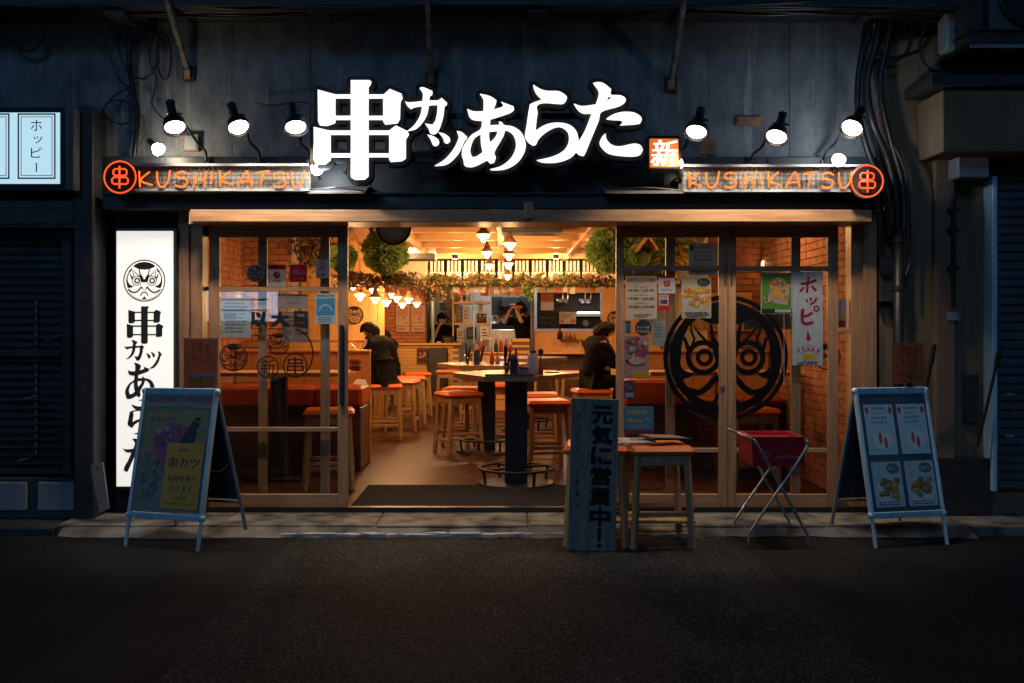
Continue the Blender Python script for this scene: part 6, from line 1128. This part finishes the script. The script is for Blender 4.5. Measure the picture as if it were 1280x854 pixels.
poster('orange_notice', 'orange and white notice beside the kitchen opening', 'notice', 676, 367, 692, 388, 10.95, (.66, .6, .55), lambda sh, W, H: (sh.rect(flat((.62, .16, .03)), 0, .5 * H, W, H), sh.food(.05 * W, .35 * H, .95 * W, .6 * H, [(.6, .5, .4), (.5, .3, .2)], 8, 4)), None); poster('price_notice', 'white notice with two orange pictures over the serving counter', 'notice', 699, 390, 720, 405, 10.85, (.62, .55, .5), lambda sh, W, H: (sh.lines(flat((.3, .12, .08)), .1 * W, .5 * H, .9 * W, .9 * H, 3, 4), sh.disc(flat((.65, .25, .03)), W * .18, H * .22, W * .1, H * .14), sh.disc(flat((.65, .2, .03)), W * .82, H * .25, W * .12, H * .18)), None)
nr = T('striped_curtain', P(640, 370, YK - .9), 'cream curtain with orange stripes above the kitchen opening', 'curtain'); a, b = P(600, 370, 11.25), P(668, 357, 11.25)
for k in range(6): w_ = (b.x - a.x) / 6; ob('curtain_panel', G().bx(a.x + k * w_ + .006, a.x + (k + 1) * w_ - .006, 11.25, 11.256, a.z, b.z), 'orange' if k in (0,) else 'cream', nr)
for x in (634, 645): ob('orange_stripe', G().bx(P(x, 0, 11.2).x, P(x + 4, 0, 11.2).x, 11.24, 11.248, a.z, b.z), 'orange', nr)
for lab, x, y, z in (('fluorescent ceiling tube over the kitchen at left', .1, 12.0, 2.72), ('fluorescent ceiling tube over the kitchen at right', 1.5, 11.9, 2.72)):
    t = T('ceiling_tube', (x, y, z), lab, 'ceiling light', 'kitchen ceiling tubes'); ob('batten', G().bx(x - .5, x + .5, y - .05, y + .05, z, z + .03), 'white', t); ob('tube', G().cyl((x - .48, y, z - .03), (x + .48, y, z - .03), .016, n=10), 'cool', t); lamp('POINT', (x, y, z - .12), 22, WHITE, .1)
pk = flat((.3, .12, .1))

# ================================================================== PEOPLE
def skin_mesh(name, V, E, root, sub=2):
    me = bpy.data.meshes.new(name); me.from_pydata([v[:3] for v in V], E, []); o = bpy.data.objects.new(name, me); COL.objects.link(o)
    m = o.modifiers.new('s', 'SKIN'); m.use_smooth_shade = True; sl = me.skin_vertices[0].data if me.skin_vertices else None
    if sl is None:
        bm = bmesh.new(); bm.from_mesh(me); bm.verts.layers.skin.verify(); bm.to_mesh(me); bm.free(); sl = me.skin_vertices[0].data
    for i, v in enumerate(V): r_ = v[3]; sl[i].radius = r_ if isinstance(r_, tuple) else (r_, r_); sl[i].use_root = (i == root)
    s2 = o.modifiers.new('d', 'SUBSURF'); s2.levels = sub; s2.render_levels = sub
    dg = bpy.context.evaluated_depsgraph_get(); dg.update(); res = bpy.data.meshes.new_from_object(o.evaluated_get(dg)); res.name = name
    for p in res.polygons: p.use_smooth = True
    COL.objects.unlink(o); bpy.data.objects.remove(o); bpy.data.meshes.remove(me); return res
def person(label, loc, rz, pose, top='cloth', bare=False, hair_len=0, shirt=None, glasses=False, head_tilt=0, coat=False, sc_p=1.0):
    """pose: dict of joints in metres, facing +X, origin on the floor below the pelvis"""
    J = {k: Vector(v) for k, v in pose.items()}; V, E, ix = [], [], {}
    def add(k, p, r_, par=None):
        ix[k] = len(V); V.append((*p, r_)); 
        if par is not None: E.append((ix[par], ix[k]))
    hp = J['pelvis']; nk = J['neck']; hd = J['head']
    add('pelvis', hp, (.15, .12)); add('waist', hp.lerp(J['chest'], .45), (.13, .105), 'pelvis'); add('chest', J['chest'], (.155, .115), 'waist'); add('collar', J['chest'].lerp(nk, .7), (.11, .085), 'chest'); add('neck', nk, .055, 'collar')
    up = (hd - nk).normalized(); fw = Vector((1, 0, 0)); fw = (fw - up * fw.dot(up)).normalized() if 'face' not in J else J['face'].normalized()
    add('jaw', nk + up * .075 + fw * .02, (.066, .07), 'neck'); add('skull', hd, (.083, .094), 'jaw'); add('crown', hd + up * .055 - fw * .01, (.070, .08), 'skull'); add('nose', hd - up * .03 + fw * .105, .011, 'skull')
    for s_, n_ in ((-1, 'r'), (1, 'l')):
        side = up.cross(fw).normalized() * s_
        add('ear' + n_, hd + side * .088 - up * .025, (.010, .022), 'skull')
        sh_, el, wr = J['shoulder' + n_], J['elbow' + n_], J['wrist' + n_]
        add('sh' + n_, sh_, .058, 'collar'); add('el' + n_, el, .042, 'sh' + n_); add('fa' + n_, el.lerp(wr, .35), .040, 'el' + n_); add('wr' + n_, wr, .025, 'fa' + n_)
        d = (J['hand' + n_] - wr).normalized(); sd = d.cross(Vector((0, 0, 1))).normalized() if abs(d.z) < .9 else Vector((0, 1, 0)); dn = d.cross(sd).normalized(); add('pa' + n_, wr + d * .055, (.036, .016), 'wr' + n_)
        for k in range(4):
            L = (.066, .075, .07, .055)[k]; b = wr + d * .09 + sd * (.027 - .018 * k); add(f'f{k}' + n_, b, .0095, 'pa' + n_); add(f'g{k}' + n_, b + d * L * .55 + dn * .012, .0085, f'f{k}' + n_); add(f'h{k}' + n_, b + d * L * .85 + dn * .035, .0075, f'g{k}' + n_)
        add('t' + n_, wr + d * .045 + sd * .035, .011, 'pa' + n_); add('u' + n_, wr + d * .085 + sd * .052 + dn * .015, .009, 't' + n_)
        add('hi' + n_, J['hip' + n_], .088, 'pelvis'); add('kn' + n_, J['knee' + n_], .06, 'hi' + n_); add('ca' + n_, J['knee' + n_].lerp(J['ankle' + n_], .3), .055, 'kn' + n_); add('an' + n_, J['ankle' + n_], .036, 'ca' + n_); add('to' + n_, J['ankle' + n_] + Vector((.15, 0, -.05)), (.035, .025), 'an' + n_)
    t = T('person', (0, 0, 0), label, 'person'); body = ob('body', skin_mesh('body', V, E, 0), 'skin', t)
    def garment(name, keys, grow, m_, extra=()):
        kk = [k for k in keys]; idx = {ix[k]: i for i, k in enumerate(kk)}; VV = []
        for k in kk: v = V[ix[k]]; r_ = v[3]; r_ = r_ if isinstance(r_, tuple) else (r_, r_); gk = grow; VV.append((v[0], v[1], v[2], (r_[0] + gk, r_[1] + gk)))
        EE = [(idx[a], idx[b]) for a, b in E if a in idx and b in idx]
        for p, r_, par in extra: EE.append((kk.index(par) if isinstance(par, str) else par, len(VV))); VV.append((*p, r_))
        return ob(name, skin_mesh(name, VV, EE, 0), m_, t)
    arms = [k + n_ for n_ in 'rl' for k in (('sh', 'el') if bare else ('sh', 'el', 'fa', 'wr'))]
    ex = [(nk + up * .015, (.085, .085), 'collar')]
    if coat: ex += [(hp + Vector((-.03, 0, -.16)), (.2, .15), 'pelvis')]
    garment('jacket', ['pelvis', 'waist', 'chest', 'collar'] + arms, .040, top, ex); garment('trousers', ['pelvis'] + [k + n_ for n_ in 'rl' for k in ('hi', 'kn', 'ca', 'an')], .016, 'jean')
    for n_ in 'rl': a_ = J['ankle' + n_]; ob('shoe', G().bx(a_.x - .06, a_.x + .2, a_.y - .045, a_.y + .045, a_.z - .085, a_.z - .01, .02), 'black', t)
    if shirt: ob('shirt_collar', G().tube([nk - up * .03 + (side * math.cos(k * PI / 8) + fw * math.sin(k * PI / 8)) * .062 for k in range(16)], .013, 6, True), shirt, t, smooth=True)
    # hair: cap of a displaced shell around skull
    r = random.Random(len(label)); g = G(); g.sph((0, 0, 0), 1, 44, 26); side = up.cross(fw).normalized(); dele = []
    for v in g.bm.verts:
        p = v.co.copy(); f_, s_, u_ = p.x, p.y, p.z; n_ = .004 * math.sin(13 * s_ + 7 * u_) + .004 * math.sin(19 * f_ + 9 * s_) + r.uniform(-.0015, .002)
        cut = f_ > .35 and u_ < .28 + .1 * math.sin(9 * s_) or u_ < -.86 + max(0, f_ + .25) * .9
        k = .78 if cut else 1 - .10 * max(0, -u_ - .25)
        v.co = hd + up * .002 - fw * .012 + fw * f_ * ((.124 if f_ < 0 else .118) * k + n_) + side * s_ * (.104 * k + n_) + up * u_ * (.130 * k + n_)
    hr = ob('hair', g, 'hair', t, smooth=True); g = G()
    for _ in range(330):
        a_, u_ = r.uniform(-PI, PI), r.uniform(-.75, .95); c_ = math.sqrt(max(0, 1 - u_ * u_)); f_, s_ = math.cos(a_) * c_, math.sin(a_) * c_
        if f_ > .35 and u_ < .35: continue
        n_ = (fw * f_ + side * s_ + up * u_).normalized(); p = hd - fw * .012 + fw * f_ * .118 + side * s_ * .100 + up * u_ * .124
        tg = (-up * .9 + fw * (.5 if f_ > 0 else -.15) + side * r.uniform(-.4, .4)); tg = (tg - n_ * tg.dot(n_)).normalized(); L = r.uniform(.03, .055); wd = n_.cross(tg).normalized() * r.uniform(.006, .012); m_ = p + tg * L * .5 + n_ * .006; e_ = p + tg * L + n_ * r.uniform(-.006, .004)
        vs_ = [g.bm.verts.new(v) for v in (p - wd * .6, p + wd * .6, m_ + wd, m_ - wd, e_)]; g.bm.faces.new((vs_[0], vs_[1], vs_[2], vs_[3])); g.bm.faces.new((vs_[3], vs_[2], vs_[4]))
    ob('hair_strands', g, 'hair', t, kind='stuff')
    for s_ in (-1, 1): e_ = hd + fw * .088 + side * s_ * .034 - up * .005; ob('eye', G().sph(e_, .011, 8, 6), 'white', t); ob('pupil', G().sph(e_ + fw * .007, .006, 6, 5), 'blackm', t)
    ob('mouth', G().beam(hd + fw * .088 - up * .062 - side * .02, hd + fw * .088 - up * .062 + side * .02, .006, .008), flat((.3, .08, .07)), t)
    if glasses:
        for s_ in (-1, 1): e_ = hd + fw * .104 + side * s_ * .036 - up * .005; ob('glasses_rim', G().tube([e_ + (side * math.cos(k * PI / 6) + up * math.sin(k * PI / 6)) * .024 for k in range(12)] + [], .0025, 5, True), 'black', t); ob('glasses_arm', G().beam(hd + fw * .10 + side * s_ * .06, hd - fw * .0 + side * s_ * .095, .004, .004), 'black', t)
    t.location = loc; t.rotation_euler = (0, 0, rz); t.scale = (sc_p, sc_p * 1.06, sc_p); return t
def seated(lean=.08, hz=.74, reach=.36, drop=.0, hturn=(1, 0, -.25), tiltf=.05, hand_up=.0):
    p = {'pelvis': (0, 0, hz + .10), 'chest': (lean, 0, hz + .44), 'neck': (lean + .05, 0, hz + .60), 'head': (lean + .07 + tiltf, 0, hz + .695), 'face': hturn}
    for s_, n_ in ((-1, 'r'), (1, 'l')):
        p['shoulder' + n_] = (lean + .01, s_ * .19, hz + .535); p['elbow' + n_] = (lean + .12, s_ * .25, hz + .28); p['wrist' + n_] = (lean + reach, s_ * .13, hz + .36 + hand_up); p['hand' + n_] = (lean + reach + .1, s_ * .08, hz + .36 + hand_up)
        p['hip' + n_] = (.05, s_ * .09, hz + .08); p['knee' + n_] = (.44, s_ * .12, hz + .06); p['ankle' + n_] = (.36, s_ * .12, hz - .38)
    return p
person('customer in a long black coat seated at the left, seen from behind', (-1.60, 5.15, 0), R(150), seated(.10, .76, hturn=(1, .25, -.45), tiltf=.07), shirt=flat((.4, .4, .42)), coat=True)
person('customer with glasses in black seated at the right by the counter', (1.10, 4.05, 0), R(18), seated(.06, .76, hturn=(1, -.1, -.3), tiltf=.05), glasses=True)
person('dark haired customer half hidden behind the honey wood wall edge', (PX(490, 8.6), 8.6, -.04), R(165), seated(.05, .72, hturn=(1, -.1, -.3)), shirt='white')
st = {'pelvis': (0, 0, .95), 'chest': (.03, 0, 1.30), 'neck': (.05, 0, 1.49), 'head': (.08, 0, 1.625), 'face': (1, -.4, -.1)}
for s_, n_ in ((-1, 'r'), (1, 'l')):
    st['shoulder' + n_] = (.03, s_ * .19, 1.41); st['elbow' + n_] = (.26, s_ * .26, 1.36); st['wrist' + n_] = (.26, s_ * .10, 1.58); st['hand' + n_] = (.22, s_ * .03, 1.66); st['hip' + n_] = (0, s_ * .09, .92); st['knee' + n_] = (.03, s_ * .1, .5); st['ankle' + n_] = (0, s_ * .1, .09)
person('cook in black standing in the kitchen opening with both hands raised', (PX(655, 10.9), 10.95, .235), R(215), st, bare=True)
st2 = {k: Vector(v) * .96 for k, v in st.items()}; st2['face'] = Vector((1, -.1, -.25)); st2['elbowl'] = Vector((.15, .25, 1.05)); st2['wristl'] = Vector((.33, .12, 1.12)); st2['handl'] = Vector((.42, .1, 1.12)); st2['wristr'] = Vector((.16, -.08, 1.42)); st2['handr'] = Vector((.12, -.03, 1.5)); st2['elbowr'] = Vector((.25, -.22, 1.15))
person('staff member with one hand at the chin behind the ochre partition', (PX(552, 11.4), 11.4, .10), R(-75), st2, bare=True)
t = T('sauce_tray', P(645, 384, 10.7), 'orange food tray held up beside the cook', 'tray'); q = P(646, 384.5, 10.75); ob('tray', G().bx(q.x - .11, q.x + .11, 10.70, 10.86, q.z - .02, q.z + .025, .01), 'orange', t); ob('food', G().bx(q.x - .08, q.x + .08, 10.72, 10.84, q.z + .026, q.z + .045, .008), flat((.55, .28, .05)), t)
# ---- wall lamps and paper strips behind the side doors
for lab, px, py, Y in (('round glowing globe lamp on the brick wall behind the left door', 303, 379, 3.05), ('round glowing globe lamp behind the top of the rightmost door', 1000, 322, 3.0), ('small glowing globe lamp behind the left part of the rightmost door', 957, 330, 3.05)):
    q = P(px, py, Y); t = T('globe_lamp', q, lab, 'wall lamp', 'globe lamps on the brick walls'); ob('globe', G().sph(q, .055, 16, 12), 'milk', t, smooth=True); ob('arm', G().beam(q + Vector((0, .02, 0)), (q.x, 3.19, q.z), .015, .015), 'black', t); ob('wall_plate', G().cyl((q.x, 3.192, q.z), (q.x, 3.18, q.z), .04, n=16), 'black', t); lamp('POINT', q + Vector((0, -.08, 0)), 9, WARM, .05)
r = random.Random(5); ws = ['レモンサワー', 'ハイボール', 'どて焼き', 'もつ煮込み', 'ポテサラ', '枝豆', '冷奴', 'キムチ', 'ウーロン茶', 'たこ焼き']
for i in range(10):
    x0 = (332 + i * 9) if i < 4 else (858 + (i - 4) * 12); yy = 392 if i < 4 else 410
    if i >= 4 and x0 > 925: x0 += 6
    poster('menu_strip', ['first', 'second', 'third', 'fourth', 'fifth', 'sixth', 'seventh', 'eighth', 'ninth', 'tenth'][i] + (' vertical paper menu strip on the left inner wall' if i < 4 else ' vertical paper menu strip from the left on the right inner wall'), 'menu strip', x0, yy - 40, x0 + 7.5, yy, 3.15 if i < 4 else 3.1, (.6, .5, .36), lambda sh, W, H, i=i: sh.vtext(flat((.03, .02, .02)) if i % 3 else flat((.5, .04, .03)), ws[i], W * .5, H * .93, W * .6, H * .14, bold=.02), 'paper menu strips on the inner walls')
t = T('strip_board', P(900, 412, 3.14), 'honey wood board carrying the paper menu strips behind the right doors', 'board'); a, b = P(850, 414, 3.14), P(940, 366, 3.14); ob('board', G().bx(a.x, b.x, 3.13, 3.16, a.z, b.z, .004), 'honey_x', t)
# ---- row of small paper strips and bottles hung under the menu shelf
r = random.Random(11); t = T('paper_strip_row', P(650, 368, YB - .1), 'row of small cream and orange paper strips hung under the high menu shelf', 'paper strips')
for i in range(22):
    x0 = 566 + i * 8.6
    if 606 < x0 < 612: continue
    a, b = P(x0, 359 + r.uniform(5, 9), YB + .02), P(x0 + 6.6, 359, YB + .02); ob('paper_strip', G().bx(a.x, b.x, YB + .02, YB + .022, a.z, b.z), flat(r.choice(((.62, .55, .42), (.6, .5, .36), (.62, .2, .04), (.55, .1, .05), (.64, .6, .52)))), t)
for i, (px, py, c_) in enumerate(((573, 376, (.5, .3, .1)), (580, 376, (.1, .2, .08)), (586, 376, (.6, .5, .4)), (600, 403, (.5, .1, .05)), (606, 403, (.1, .1, .1)), (569, 403, (.6, .55, .5)))):
    q = P(px, py, 10.95); bottle(px, 10.93, flat(c_), 'white', ['amber', 'green', 'cream', 'red', 'black', 'white'][i] + ' small bottle on the wooden kitchen shelves', .12, .028, z=q.z, grp='bottles on the kitchen shelves')
# ---- road wear: cracks and small litter of gravel
rr_ = random.Random(3); g = G()
for i in range(5):
    x, y = rr_.uniform(-2.5, 2.6), rr_.uniform(-3.2, -1.0); pts = []
    for k in range(14): pts.append((x, y)); x += rr_.uniform(-.06, .12); y += rr_.uniform(-.10, .05)
    for (ax_, ay_), (bx_, by_) in zip(pts, pts[1:]):
        w_ = rr_.uniform(.002, .005); v = [g.bm.verts.new(q) for q in ((ax_ - w_, ay_, -.0965), (ax_ + w_, ay_, -.0965), (bx_ + w_, by_, -.0965), (bx_ - w_, by_, -.0965))]; g.bm.faces.new(v)
ob('road_crack', g, 'blackm', kind='stuff', label='thin dark cracks in the asphalt')
